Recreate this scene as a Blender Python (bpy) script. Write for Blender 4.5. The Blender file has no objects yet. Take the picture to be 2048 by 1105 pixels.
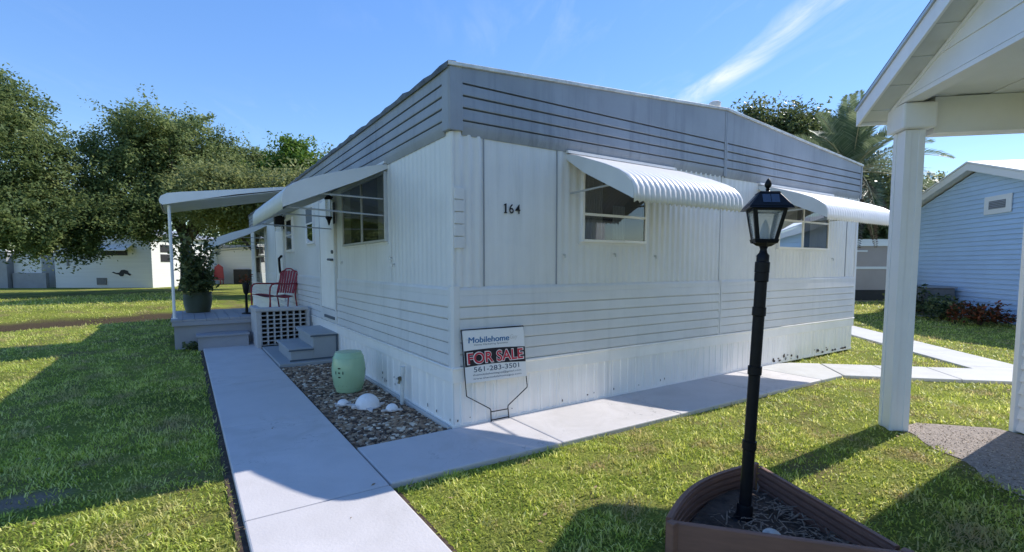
import bpy, math, random
import numpy as np
from mathutils import Vector, Matrix

R = math.radians
random.seed(4)
rng = np.random.default_rng(11)
scn = bpy.context.scene
COL = scn.collection

# ------------------------------------------------------------------ camera
CAM = Vector((-2.109, -4.208, 1.6))
cd = bpy.data.cameras.new('camera')
cam = bpy.data.objects.new('camera', cd)
COL.objects.link(cam)
cd.sensor_width = 36.0
cd.lens = 990.84 / 2048 * 36
cd.shift_y = 50.9 / 2048
cd.clip_start = 0.05
cd.clip_end = 2000
cam.location = CAM
cam.rotation_euler = (R(90) - 0.0721, 0.0006, -0.584)
scn.camera = cam

# ------------------------------------------------------------------ light
SUN_EL = R(41.2)
SKY_STRENGTH = 0.15
SUN_STRENGTH = 2.0
scn.view_settings.view_transform = 'Standard'
scn.view_settings.look = 'None'
scn.view_settings.gamma = 1
scn.view_settings.exposure = 1.54
try:
    scn.view_settings.use_curve_mapping = False
except Exception:
    pass
sd = bpy.data.lights.new('sun', 'SUN')
sun = bpy.data.objects.new('sun', sd)
COL.objects.link(sun)
sd.energy = SUN_STRENGTH
sd.angle = R(0.53)
sd.color = (1.0, 0.955, 0.88)
to_sun = Vector((math.cos(SUN_EL), -0.004, math.sin(SUN_EL)))
sun.rotation_euler = to_sun.to_track_quat('Z', 'Y').to_euler()
sun.location = (30, 0, 30)

world = bpy.data.worlds.new('World')
scn.world = world
world.use_nodes = True
wn = world.node_tree
wn.nodes.clear()


def nd(nt, t, **kw):
    n = nt.nodes.new(t)
    for k, v in kw.items():
        if k.startswith('i_'):
            n.inputs[k[2:].replace('_', ' ')].default_value = v
        else:
            setattr(n, k, v)
    return n


def mth(nt, op, a, b=None, c=None, clamp=False):
    n = nt.nodes.new('ShaderNodeMath')
    n.operation = op
    n.use_clamp = clamp
    for i, v in enumerate((a, b, c)):
        if v is None:
            continue
        if isinstance(v, (int, float)):
            n.inputs[i].default_value = v
        else:
            nt.links.new(v, n.inputs[i])
    return n.outputs[0]


def sky_world():
    nt = wn
    L = nt.links
    out = nd(nt, 'ShaderNodeOutputWorld')
    bg = nd(nt, 'ShaderNodeBackground')
    bg.inputs['Strength'].default_value = SKY_STRENGTH
    L.new(bg.outputs[0], out.inputs['Surface'])
    sky = nd(nt, 'ShaderNodeTexSky', sky_type='NISHITA')
    sky.sun_disc = False
    sky.sun_elevation = SUN_EL
    sky.sun_rotation = R(90)
    sky.air_density = 1.0
    sky.dust_density = 0.05
    sky.ozone_density = 2.2
    # a clear, deep blue: highlights of the physical sky are held back evenly over the whole dome
    se = nd(nt, 'ShaderNodeSeparateColor', mode='HSV')
    L.new(sky.outputs[0], se.inputs[0])
    hs = nd(nt, 'ShaderNodeCombineColor', mode='HSV')
    L.new(mth(nt, 'ADD', se.outputs[0], 0.008), hs.inputs[0])
    L.new(mth(nt, 'MULTIPLY', se.outputs[1], 1.21, clamp=True), hs.inputs[1])
    L.new(mth(nt, 'MULTIPLY', mth(nt, 'POWER', se.outputs[2], 0.55), 1.04), hs.inputs[2])
    # thin high cloud, in the coordinates of a flat layer overhead
    tc = nd(nt, 'ShaderNodeTexCoord')
    sp = nd(nt, 'ShaderNodeSeparateXYZ')
    L.new(tc.outputs['Generated'], sp.inputs[0])
    zc = mth(nt, 'MAXIMUM', sp.outputs[2], 0.06)
    px = mth(nt, 'DIVIDE', sp.outputs[0], zc)
    py = mth(nt, 'DIVIDE', sp.outputs[1], zc)
    # streak direction d in layer coordinates, rotated to (along, across)
    p1, p2 = np.array([2.62, 1.85]), np.array([2.12, 0.93])
    d = (p2 - p1) / np.linalg.norm(p2 - p1)
    al = mth(nt, 'ADD', mth(nt, 'MULTIPLY', px, float(d[0])), mth(nt, 'MULTIPLY', py, float(d[1])))
    ac = mth(nt, 'ADD', mth(nt, 'MULTIPLY', px, float(-d[1])), mth(nt, 'MULTIPLY', py, float(d[0])))
    off = float(-d[1] * p1[0] + d[0] * p1[1])
    cb = nd(nt, 'ShaderNodeCombineXYZ')
    L.new(al, cb.inputs[0])
    L.new(ac, cb.inputs[1])
    # warp
    mp = nd(nt, 'ShaderNodeMapping')
    mp.inputs['Scale'].default_value = (0.7, 2.6, 1)
    L.new(cb.outputs[0], mp.inputs[0])
    n1 = nd(nt, 'ShaderNodeTexNoise', i_Scale=1.6, i_Detail=7.0, i_Roughness=0.62)
    n1.inputs['Distortion'].default_value = 0.6
    L.new(mp.outputs[0], n1.inputs['Vector'])
    n2 = nd(nt, 'ShaderNodeTexNoise', i_Scale=0.55, i_Detail=3.0)
    L.new(cb.outputs[0], n2.inputs['Vector'])
    # one long streak
    wob = mth(nt, 'MULTIPLY', mth(nt, 'SUBTRACT', n2.outputs[0], 0.5), 0.75)
    dist = mth(nt, 'ABSOLUTE', mth(nt, 'ADD', mth(nt, 'SUBTRACT', ac, off), wob))
    st = mth(nt, 'SUBTRACT', 1.0, mth(nt, 'DIVIDE', dist, 0.115), clamp=True)
    st = mth(nt, 'MULTIPLY', st, mth(nt, 'MULTIPLY_ADD', n1.outputs[0], 3.0, -1.05, clamp=True))
    # faint wisps all over the sky
    ws = mth(nt, 'MULTIPLY', mth(nt, 'MULTIPLY_ADD', n1.outputs[0], 3.2, -1.62, clamp=True),
             mth(nt, 'MULTIPLY_ADD', n2.outputs[0], 3.5, -1.5, clamp=True))
    m = mth(nt, 'ADD', mth(nt, 'MULTIPLY', st, 1.15), mth(nt, 'MULTIPLY', ws, 0.22), clamp=True)
    m = mth(nt, 'MULTIPLY', m, mth(nt, 'MULTIPLY', mth(nt, 'SUBTRACT', sp.outputs[2], 0.02), 9.0, clamp=True))
    mx = nd(nt, 'ShaderNodeMix', data_type='RGBA')
    L.new(m, mx.inputs[0])
    L.new(hs.outputs[0], mx.inputs[6])
    mx.inputs[7].default_value = (2.55, 2.65, 2.75, 1)
    L.new(mx.outputs[2], bg.inputs['Color'])


sky_world()

# ------------------------------------------------------------------ materials
MATS = {}


def mat(name, col, rough=0.6, var=0.12, vscale=6.0, bump=0.0, bscale=40.0, spec=0.4, metal=0.0,
        streak=0.0, streak_col=(0.25, 0.25, 0.24), speck=0.0, speck_col=(0.1, 0.09, 0.08), speck_scale=90.0, stretch=(1, 1, 1)):
    m = bpy.data.materials.new(name)
    m.use_nodes = True
    nt = m.node_tree
    L = nt.links
    b = nt.nodes['Principled BSDF']
    b.inputs['Roughness'].default_value = rough
    b.inputs['Specular IOR Level'].default_value = spec
    b.inputs['Metallic'].default_value = metal
    geo = nd(nt, 'ShaderNodeNewGeometry')
    mp = nd(nt, 'ShaderNodeMapping')
    mp.inputs['Scale'].default_value = stretch
    L.new(geo.outputs['Position'], mp.inputs[0])
    n = nd(nt, 'ShaderNodeTexNoise', i_Scale=vscale, i_Detail=6.0, i_Roughness=0.6)
    L.new(mp.outputs[0], n.inputs['Vector'])
    mx = nd(nt, 'ShaderNodeMix', data_type='RGBA')
    f = mth(nt, 'MULTIPLY_ADD', n.outputs[0], 2.4, -0.7, clamp=True)
    L.new(f, mx.inputs[0])
    mx.inputs[6].default_value = (*[c * (1 - var) for c in col], 1)
    mx.inputs[7].default_value = (*[min(1, c * (1 + var)) for c in col], 1)
    cur = mx.outputs[2]
    if streak > 0:
        ms = nd(nt, 'ShaderNodeMapping')
        ms.inputs['Scale'].default_value = (9, 9, 0.55)
        L.new(geo.outputs['Position'], ms.inputs[0])
        ns = nd(nt, 'ShaderNodeTexNoise', i_Scale=1.0, i_Detail=5.0, i_Roughness=0.65)
        L.new(ms.outputs[0], ns.inputs['Vector'])
        n0 = nd(nt, 'ShaderNodeTexNoise', i_Scale=0.9, i_Detail=2.0)
        L.new(geo.outputs['Position'], n0.inputs['Vector'])
        fs = mth(nt, 'MULTIPLY', mth(nt, 'MULTIPLY_ADD', ns.outputs[0], 4.0, -2.0, clamp=True),
                 mth(nt, 'MULTIPLY_ADD', n0.outputs[0], 3.0, -1.0, clamp=True))
        m2 = nd(nt, 'ShaderNodeMix', data_type='RGBA')
        L.new(mth(nt, 'MULTIPLY', fs, streak), m2.inputs[0])
        L.new(cur, m2.inputs[6])
        m2.inputs[7].default_value = (*streak_col, 1)
        cur = m2.outputs[2]
    if speck > 0:
        nk = nd(nt, 'ShaderNodeTexNoise', i_Scale=speck_scale, i_Detail=3.0)
        L.new(geo.outputs['Position'], nk.inputs['Vector'])
        m3 = nd(nt, 'ShaderNodeMix', data_type='RGBA')
        L.new(mth(nt, 'MULTIPLY', mth(nt, 'MULTIPLY_ADD', nk.outputs[0], 6.0, -3.6, clamp=True), speck), m3.inputs[0])
        L.new(cur, m3.inputs[6])
        m3.inputs[7].default_value = (*speck_col, 1)
        cur = m3.outputs[2]
    L.new(cur, b.inputs['Base Color'])
    if bump > 0:
        nb = nd(nt, 'ShaderNodeTexNoise', i_Scale=bscale, i_Detail=5.0)
        L.new(mp.outputs[0], nb.inputs['Vector'])
        bp = nd(nt, 'ShaderNodeBump', i_Strength=bump, i_Distance=0.02)
        L.new(nb.outputs[0], bp.inputs['Height'])
        L.new(bp.outputs[0], b.inputs['Normal'])
    MATS[name] = m
    return m


def leafmat(name, c0, c1, c2, trans=0.35, rough=0.5, patch=0.0, patch_col=(0.2, 0.15, 0.07), patch_scale=1.3, spec=0.18):
    """colour by a per-leaf attribute; some light passes through"""
    m = bpy.data.materials.new(name)
    m.use_nodes = True
    nt = m.node_tree
    L = nt.links
    b = nt.nodes['Principled BSDF']
    out = nt.nodes['Material Output']
    at = nd(nt, 'ShaderNodeAttribute', attribute_name='rnd')
    rp = nd(nt, 'ShaderNodeValToRGB')
    e = rp.color_ramp.elements
    e[0].color = (*c0, 1)
    e[1].color = (*c2, 1)
    e.new(0.55).color = (*c1, 1)
    L.new(at.outputs['Fac'], rp.inputs[0])
    cur = rp.outputs[0]
    if patch > 0:
        geo = nd(nt, 'ShaderNodeNewGeometry')
        n = nd(nt, 'ShaderNodeTexNoise', i_Scale=patch_scale, i_Detail=4.0, i_Roughness=0.6)
        L.new(geo.outputs['Position'], n.inputs['Vector'])
        mx = nd(nt, 'ShaderNodeMix', data_type='RGBA')
        f = mth(nt, 'MULTIPLY', mth(nt, 'MULTIPLY_ADD', n.outputs[0], 6.0, -3.0, clamp=True), patch)
        L.new(f, mx.inputs[0])
        L.new(cur, mx.inputs[6])
        mx.inputs[7].default_value = (*patch_col, 1)
        cur = mx.outputs[2]
    L.new(cur, b.inputs['Base Color'])
    b.inputs['Roughness'].default_value = rough
    b.inputs['Specular IOR Level'].default_value = spec
    tr = nd(nt, 'ShaderNodeBsdfTranslucent')
    hs = nd(nt, 'ShaderNodeHueSaturation')
    hs.inputs['Value'].default_value = 1.5
    hs.inputs['Hue'].default_value = 0.48
    L.new(cur, hs.inputs['Color'])
    L.new(hs.outputs[0], tr.inputs[0])
    ms = nd(nt, 'ShaderNodeMixShader')
    ms.inputs[0].default_value = trans
    L.new(b.outputs[0], ms.inputs[1])
    L.new(tr.outputs[0], ms.inputs[2])
    L.new(ms.outputs[0], out.inputs['Surface'])
    MATS[name] = m
    return m


mat('wall', (0.735, 0.73, 0.715), 0.42, 0.07, 1.2, streak=0.42, streak_col=(0.36, 0.38, 0.38), bump=0.16, bscale=2.6)
mat('siding', (0.70, 0.695, 0.685), 0.42, 0.07, 1.5, streak=0.34, streak_col=(0.36, 0.38, 0.38), bump=0.12, bscale=3)
mat('fascia', (0.30, 0.325, 0.365), 0.5, 0.16, 1.1, streak=0.65, streak_col=(0.10, 0.12, 0.14), bump=0.14, bscale=2.6)
mat('skirt', (0.92, 0.885, 0.835), 0.45, 0.05, 2.0, streak=0.4, streak_col=(0.50, 0.50, 0.47), bump=0.05, bscale=8)
mat('white_trim', (0.92, 0.885, 0.835), 0.4, 0.05, 3.0, streak=0.25, streak_col=(0.5, 0.5, 0.47))
mat('white_metal', (0.85, 0.82, 0.79), 0.35, 0.05, 3.0, streak=0.2, streak_col=(0.45, 0.45, 0.43))
mat('awning_side', (0.68, 0.69, 0.685), 0.4, 0.06, 3.0)
mat('roof_edge', (0.62, 0.62, 0.60), 0.45, 0.35, 7.0, speck=0.6, speck_scale=14)
mat('dark_roof_edge', (0.10, 0.11, 0.12), 0.6, 0.5, 7.0)
mat('roof', (0.62, 0.62, 0.6), 0.6, 0.15, 3)
mat('shade_cloth', (0.17, 0.19, 0.21), 0.8, 0.05, 2.0)
mat('curtain', (0.30, 0.30, 0.28), 0.85, 0.1, 5.0, stretch=(30, 30, 0.5))
mat('aluminium', (0.52, 0.53, 0.53), 0.35, 0.06, 12, metal=0.6)
mat('dark_bar', (0.10, 0.12, 0.14), 0.5, 0.1, 12)
mat('black_paint', (0.006, 0.0065, 0.009), 0.42, 0.3, 18, bump=0.04, bscale=60, spec=0.22)
mat('digit', (0.015, 0.015, 0.018), 0.4, 0.1)
mat('concrete', (0.585, 0.55, 0.54), 0.62, 0.05, 1.7, bump=0.10, bscale=60, speck=0.25, speck_col=(0.25, 0.28, 0.32), speck_scale=70)
mat('concrete_raw', (0.52, 0.515, 0.50), 0.75, 0.08, 2.2, bump=0.12, bscale=55, speck=0.3, speck_col=(0.25, 0.24, 0.22), speck_scale=60)
def weathered(name):
    """blotchy stains and a few hairline cracks on painted concrete"""
    m = MATS[name]
    nt = m.node_tree
    L = nt.links
    b = nt.nodes['Principled BSDF']
    cur = b.inputs['Base Color'].links[0].from_socket
    geo = nd(nt, 'ShaderNodeNewGeometry')
    n1 = nd(nt, 'ShaderNodeTexNoise', i_Scale=2.3, i_Detail=9.0, i_Roughness=0.68)
    n1.inputs['Distortion'].default_value = 0.8
    n2 = nd(nt, 'ShaderNodeTexNoise', i_Scale=0.7, i_Detail=3.0)
    L.new(geo.outputs['Position'], n1.inputs['Vector'])
    L.new(geo.outputs['Position'], n2.inputs['Vector'])
    f = mth(nt, 'MULTIPLY', mth(nt, 'MULTIPLY_ADD', n1.outputs[0], 5.0, -2.2, clamp=True), mth(nt, 'MULTIPLY_ADD', n2.outputs[0], 3.2, -1.0, clamp=True))
    mx = nd(nt, 'ShaderNodeMix', data_type='RGBA')
    L.new(mth(nt, 'MULTIPLY', f, 0.32), mx.inputs[0])
    L.new(cur, mx.inputs[6])
    mx.inputs[7].default_value = (0.36, 0.335, 0.30, 1)
    # cracks: thin zero lines of a warped noise, only here and there
    n3 = nd(nt, 'ShaderNodeTexNoise', i_Scale=1.1, i_Detail=5.0, i_Roughness=0.55)
    L.new(geo.outputs['Position'], n3.inputs['Vector'])
    d = mth(nt, 'ABSOLUTE', mth(nt, 'SUBTRACT', n3.outputs[0], 0.5))
    c = mth(nt, 'SUBTRACT', 1.0, mth(nt, 'DIVIDE', d, 0.0024), clamp=True)
    c = mth(nt, 'MULTIPLY', c, mth(nt, 'MULTIPLY_ADD', n2.outputs[0], 6.0, -3.1, clamp=True))
    m2 = nd(nt, 'ShaderNodeMix', data_type='RGBA')
    L.new(mth(nt, 'MULTIPLY', c, 0.7), m2.inputs[0])
    L.new(mx.outputs[2], m2.inputs[6])
    m2.inputs[7].default_value = (0.14, 0.13, 0.12, 1)
    L.new(m2.outputs[2], b.inputs['Base Color'])


weathered('concrete')
weathered('concrete_raw')
mat('joint', (0.05, 0.05, 0.045), 0.9, 0.3, 20)
mat('deck_paint', (0.34, 0.335, 0.355), 0.5, 0.07, 3.0, bump=0.05, bscale=30)
mat('step_paint', (0.34, 0.36, 0.375), 0.5, 0.08, 3.0, bump=0.05, bscale=30)
mat('step_edge', (0.085, 0.11, 0.14), 0.5, 0.1, 3.0)
mat('block', (0.50, 0.48, 0.47), 0.8, 0.1, 12, bump=0.15, bscale=60)
mat('red_paint', (0.27, 0.020, 0.034), 0.38, 0.25, 14)
mat('soil', (0.07, 0.046, 0.033), 0.95, 0.5, 14, bump=0.8, bscale=30)
mat('mulch', (0.22, 0.155, 0.11), 0.9, 0.5, 25)
mat('planter_plastic', (0.225, 0.115, 0.082), 0.55, 0.14, 5.0, bump=0.06, bscale=30, stretch=(1, 1, 6))
mat('pale_stone', (0.55, 0.50, 0.44), 0.8, 0.2, 30, bump=0.2, bscale=40)
mat('stool', (0.38, 0.55, 0.33), 0.22, 0.07, 6.0, spec=0.55)
mat('stool_dark', (0.01, 0.014, 0.01), 0.7)
mat('turtle', (0.86, 0.82, 0.80), 0.55, 0.08, 18, bump=0.08, bscale=40)
mat('turtle_flipper', (0.62, 0.58, 0.56), 0.6, 0.12, 18)
mat('sign_white', (0.80, 0.80, 0.81), 0.4, 0.02)
mat('sign_black', (0.016, 0.014, 0.026), 0.4, 0.05)
mat('sign_red', (0.56, 0.03, 0.06), 0.4, 0.04)
mat('sign_blue', (0.035, 0.16, 0.36), 0.4, 0.04)
mat('sign_navy', (0.05, 0.08, 0.14), 0.4, 0.04)
mat('sign_pale', (0.62, 0.60, 0.58), 0.4, 0.04)
mat('pvc', (0.66, 0.67, 0.64), 0.45, 0.1, 12, speck=0.4, speck_scale=35, speck_col=(0.2, 0.2, 0.18))
mat('brass', (0.20, 0.17, 0.10), 0.4, 0.2, 20, metal=0.6)
mat('cream_trim', (0.86, 0.84, 0.83), 0.42, 0.04, 2.0, streak=0.15, streak_col=(0.55, 0.55, 0.5))
mat('cream_siding', (0.83, 0.82, 0.81), 0.45, 0.05, 2.0)
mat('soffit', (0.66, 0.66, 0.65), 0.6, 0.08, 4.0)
mat('shingle', (0.13, 0.12, 0.11), 0.9, 0.3, 30, bump=0.3)
mat('blue_siding', (0.45, 0.60, 0.77), 0.5, 0.05, 1.5)
mat('ac_metal', (0.16, 0.165, 0.165), 0.55, 0.15, 10)
mat('taupe', (0.37, 0.32, 0.30), 0.6, 0.07, 1.0)
mat('far_white', (0.74, 0.74, 0.72), 0.6, 0.05, 1.0, stretch=(0.3, 0.3, 8))
mat('far_grey', (0.30, 0.31, 0.33), 0.6, 0.1, 2)
mat('dark_thing', (0.02, 0.02, 0.022), 0.6, 0.2, 8)
mat('bark', (0.085, 0.07, 0.058), 0.9, 0.35, 9, bump=0.5, bscale=20, stretch=(1, 1, 0.25))
mat('palm_bark', (0.15, 0.12, 0.095), 0.9, 0.35, 9, bump=0.5, bscale=14)
mat('rachis', (0.33, 0.30, 0.17), 0.6, 0.2, 8)
mat('pot', (0.055, 0.062, 0.028), 0.35, 0.12, 8)
mat('plant_stem', (0.09, 0.07, 0.045), 0.8, 0.2, 8)
mat('lamp_core', (0.55, 0.56, 0.55), 0.3, 0.05)
mat('solar', (0.035, 0.045, 0.075), 0.15, 0.1, 30, spec=0.7)
mat('gap_dark', (0.012, 0.012, 0.013), 0.9, 0.1)
mat('rust', (0.085, 0.055, 0.042), 0.9, 0.4, 40)
for i, c in enumerate([(0.40, 0.28, 0.18), (0.27, 0.175, 0.11), (0.115, 0.073, 0.047), (0.70, 0.58, 0.44), (0.33, 0.21, 0.125), (0.07, 0.046, 0.034)]):
    mat('stone%d' % i, c, 0.75, 0.25, 22, bump=0.15, bscale=40)
leafmat('grass', (0.14, 0.215, 0.028), (0.46, 0.54, 0.09), (0.85, 0.84, 0.32), 0.42, 0.42, patch=0.8, patch_col=(0.46, 0.34, 0.19), patch_scale=1.9)
leafmat('oak_leaf', (0.056, 0.088, 0.034), (0.135, 0.190, 0.068), (0.33, 0.38, 0.16), 0.42, 0.6)
leafmat('oak_leaf_warm', (0.080, 0.105, 0.038), (0.18, 0.215, 0.078), (0.40, 0.41, 0.19), 0.40, 0.6)
leafmat('bright_leaf', (0.06, 0.125, 0.02), (0.11, 0.20, 0.035), (0.20, 0.29, 0.07), 0.32, 0.4)
leafmat('dark_leaf', (0.045, 0.066, 0.026), (0.10, 0.135, 0.05), (0.28, 0.30, 0.14), 0.34, 0.38)
leafmat('palm_leaf', (0.075, 0.115, 0.06), (0.13, 0.18, 0.10), (0.24, 0.28, 0.17), 0.30, 0.4)
leafmat('dead_leaf', (0.05, 0.04, 0.03), (0.085, 0.07, 0.055), (0.13, 0.11, 0.09), 0.15, 0.7)
leafmat('flower', (0.04, 0.045, 0.015), (0.16, 0.045, 0.018), (0.30, 0.09, 0.03), 0.2, 0.6)

# glass for the lantern: clear with a little frost
lg = bpy.data.materials.new('lantern_glass')
lg.use_nodes = True
_b = lg.node_tree.nodes['Principled BSDF']
_b.inputs['Base Color'].default_value = (0.92, 0.94, 0.95, 1)
_b.inputs['Roughness'].default_value = 0.12
_b.inputs['Transmission Weight'].default_value = 0.85
_b.inputs['IOR'].default_value = 1.2
MATS['lantern_glass'] = lg

gm_ = bpy.data.materials.new('glass')       # clear pane: reflects more at grazing angles, lets the inside show
gm_.use_nodes = True
_t = gm_.node_tree
_o = _t.nodes['Material Output']
_t.nodes.remove(_t.nodes['Principled BSDF'])
_gl = nd(_t, 'ShaderNodeBsdfGlossy')
_gl.inputs['Roughness'].default_value = 0.03
_gl.inputs['Color'].default_value = (0.95, 0.97, 1, 1)
_tr = nd(_t, 'ShaderNodeBsdfTransparent')
_tr.inputs['Color'].default_value = (0.78, 0.82, 0.82, 1)
_lw = nd(_t, 'ShaderNodeFresnel')
_lw.inputs['IOR'].default_value = 1.7
_nz = nd(_t, 'ShaderNodeTexNoise', i_Scale=1.6, i_Detail=1.0)
_bp = nd(_t, 'ShaderNodeBump', i_Strength=0.05, i_Distance=0.05)
_ge = nd(_t, 'ShaderNodeNewGeometry')
_t.links.new(_ge.outputs['Position'], _nz.inputs['Vector'])
_t.links.new(_nz.outputs[0], _bp.inputs['Height'])
_t.links.new(_bp.outputs[0], _gl.inputs['Normal'])
_mx = nd(_t, 'ShaderNodeMixShader')
_t.links.new(mth(_t, 'MULTIPLY_ADD', _lw.outputs[0], 1.0, 0.04, clamp=True), _mx.inputs[0])
_t.links.new(_tr.outputs[0], _mx.inputs[1])
_t.links.new(_gl.outputs[0], _mx.inputs[2])
_t.links.new(_mx.outputs[0], _o.inputs['Surface'])
MATS['glass'] = gm_
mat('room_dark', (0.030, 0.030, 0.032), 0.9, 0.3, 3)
mat('drape', (0.34, 0.33, 0.31), 0.9, 0.12, 5)

# water
wm = bpy.data.materials.new('water')
wm.use_nodes = True
_b = wm.node_tree.nodes['Principled BSDF']
_b.inputs['Base Color'].default_value = (0.020, 0.020, 0.012, 1)
_b.inputs['Roughness'].default_value = 0.06
_n = nd(wm.node_tree, 'ShaderNodeTexNoise', i_Scale=6.0, i_Detail=3.0)
_bp = nd(wm.node_tree, 'ShaderNodeBump', i_Strength=0.12, i_Distance=0.02)
_g = nd(wm.node_tree, 'ShaderNodeNewGeometry')
wm.node_tree.links.new(_g.outputs['Position'], _n.inputs['Vector'])
wm.node_tree.links.new(_n.outputs[0], _bp.inputs['Height'])
wm.node_tree.links.new(_bp.outputs[0], _b.inputs['Normal'])
MATS['water'] = wm


# ------------------------------------------------------------------ mesh helpers
OFF = {}


def worldoff(p):
    return OFF.get(p.name, Vector((0, 0, 0))) if p else Vector((0, 0, 0))


def tag(o, label=None, cat=None, group=None, kind=None):
    if label:
        o['label'] = label
    if cat:
        o['category'] = cat
    if group:
        o['group'] = group
    if kind:
        o['kind'] = kind
    return o


def thing(name, label, cat, loc=(0, 0, 0), group=None, rot=None, local=False, kind=None):
    o = bpy.data.objects.new(name, None)
    COL.objects.link(o)
    o.location = loc
    o.empty_display_size = 0.2
    if rot:
        o.rotation_euler = rot
    OFF[o.name] = Vector((0, 0, 0)) if local else Vector(loc)
    return tag(o, label, cat, group, kind)


def link(name, me, parent=None, loc=None, m=None):
    o = bpy.data.objects.new(name, me)
    COL.objects.link(o)
    if m and not me.materials:
        me.materials.append(MATS[m])
    if parent:
        o.parent = parent
        OFF[o.name] = worldoff(parent)
    if loc is not None:
        o.location = loc
    return o


class MB:
    def __init__(self, T=None):
        self.v = []
        self.f = []
        self.T = T

    def add(self, vs, fs):
        n = len(self.v)
        self.v += [tuple(p) for p in vs]
        self.f += [tuple(i + n for i in f) for f in fs]
        return self

    def box(self, a, b):
        x0, y0, z0 = [min(p, q) for p, q in zip(a, b)]
        x1, y1, z1 = [max(p, q) for p, q in zip(a, b)]
        return self.add([(x0, y0, z0), (x1, y0, z0), (x1, y1, z0), (x0, y1, z0), (x0, y0, z1), (x1, y0, z1), (x1, y1, z1), (x0, y1, z1)],
                        [(0, 3, 2, 1), (4, 5, 6, 7), (0, 1, 5, 4), (1, 2, 6, 5), (2, 3, 7, 6), (3, 0, 4, 7)])

    def prism(self, poly, vec):
        """poly: list of 3-D points (planar), extruded by vec"""
        n = len(poly)
        vec = Vector(vec)
        a = [Vector(p) for p in poly]
        b = [p + vec for p in a]
        fs = [tuple(range(n))[::-1], tuple(range(n, 2 * n))]
        fs += [(i, (i + 1) % n, n + (i + 1) % n, n + i) for i in range(n)]
        return self.add(a + b, fs)

    def tube(self, path, rad, seg=8, cap=True):
        path = [Vector(p) for p in path]
        if isinstance(rad, (int, float)):
            rad = [rad] * len(path)
        vs, fs = [], []
        ref = None
        for i, p in enumerate(path):
            t = (path[min(i + 1, len(path) - 1)] - path[max(i - 1, 0)]).normalized()
            if ref is None:
                ref = t.orthogonal().normalized()
            ref = (ref - t * ref.dot(t))
            if ref.length < 1e-5:
                ref = t.orthogonal()
            ref.normalize()
            bn = t.cross(ref)
            for k in range(seg):
                an = 2 * math.pi * k / seg
                vs.append(p + (ref * math.cos(an) + bn * math.sin(an)) * rad[i])
        for i in range(len(path) - 1):
            for k in range(seg):
                a = i * seg + k
                b = i * seg + (k + 1) % seg
                fs.append((a, b, b + seg, a + seg))
        if cap:
            fs.append(tuple(range(seg))[::-1])
            fs.append(tuple(range((len(path) - 1) * seg, len(path) * seg)))
        return self.add(vs, fs)

    def lathe(self, prof, c=(0, 0, 0), seg=24):
        vs, fs = [], []
        for r, z in prof:
            for k in range(seg):
                an = 2 * math.pi * k / seg
                vs.append((c[0] + r * math.cos(an), c[1] + r * math.sin(an), c[2] + z))
        n = len(prof)
        for i in range(n - 1):
            for k in range(seg):
                a = i * seg + k
                b = i * seg + (k + 1) % seg
                fs.append((a, b, b + seg, a + seg))
        fs.append(tuple(range(seg))[::-1])
        fs.append(tuple(range((n - 1) * seg, n * seg)))
        return self.add(vs, fs)

    def grid(self, P):
        nr, nc = len(P), len(P[0])
        vs = [p for row in P for p in row]
        fs = [(i * nc + j, i * nc + j + 1, (i + 1) * nc + j + 1, (i + 1) * nc + j) for i in range(nr - 1) for j in range(nc - 1)]
        return self.add(vs, fs)

    def mesh(self, name, m, off=Vector((0, 0, 0)), smooth=False):
        vs = self.v
        if self.T:
            vs = [self.T(p) for p in vs]
        vs = [tuple(Vector(p) - off) for p in vs]
        me = bpy.data.meshes.new(name)
        me.from_pydata(vs, [], self.f)
        me.validate()
        me.materials.append(MATS[m])
        if smooth:
            me.polygons.foreach_set('use_smooth', [True] * len(me.polygons))
            try:
                me.set_sharp_from_angle(angle=R(smooth if smooth is not True else 40))
            except Exception:
                pass
        # consistent normals
        import bmesh
        bm = bmesh.new()
        bm.from_mesh(me)
        bmesh.ops.recalc_face_normals(bm, faces=bm.faces)
        bm.to_mesh(me)
        bm.free()
        return me

    def build(self, name, m, parent=None, smooth=False, bevel=0.0):
        o = link(name, self.mesh(name, m, worldoff(parent), smooth), parent)
        if bevel:
            md = o.modifiers.new('bevel', 'BEVEL')
            md.width = bevel
            md.segments = 2
            md.limit_method = 'ANGLE'
            md.angle_limit = R(50)
        return o


def fast_mesh(name, verts, k, m, rnd=None, smooth=False):
    """verts (N*k,3) array: N faces of k corners"""
    verts = np.asarray(verts, dtype=np.float32).reshape(-1, 3)
    nv = len(verts)
    nf = nv // k
    me = bpy.data.meshes.new(name)
    me.vertices.add(nv)
    me.vertices.foreach_set('co', verts.ravel())
    me.loops.add(nv)
    me.loops.foreach_set('vertex_index', np.arange(nv, dtype=np.int32))
    me.polygons.add(nf)
    me.polygons.foreach_set('loop_start', np.arange(0, nv, k, dtype=np.int32))
    me.polygons.foreach_set('loop_total', np.full(nf, k, dtype=np.int32))
    me.materials.append(MATS[m])
    if rnd is not None:
        at = me.attributes.new('rnd', 'FLOAT', 'POINT')
        at.data.foreach_set('value', np.repeat(rnd, k).astype(np.float32))
    me.update()
    return me


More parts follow.
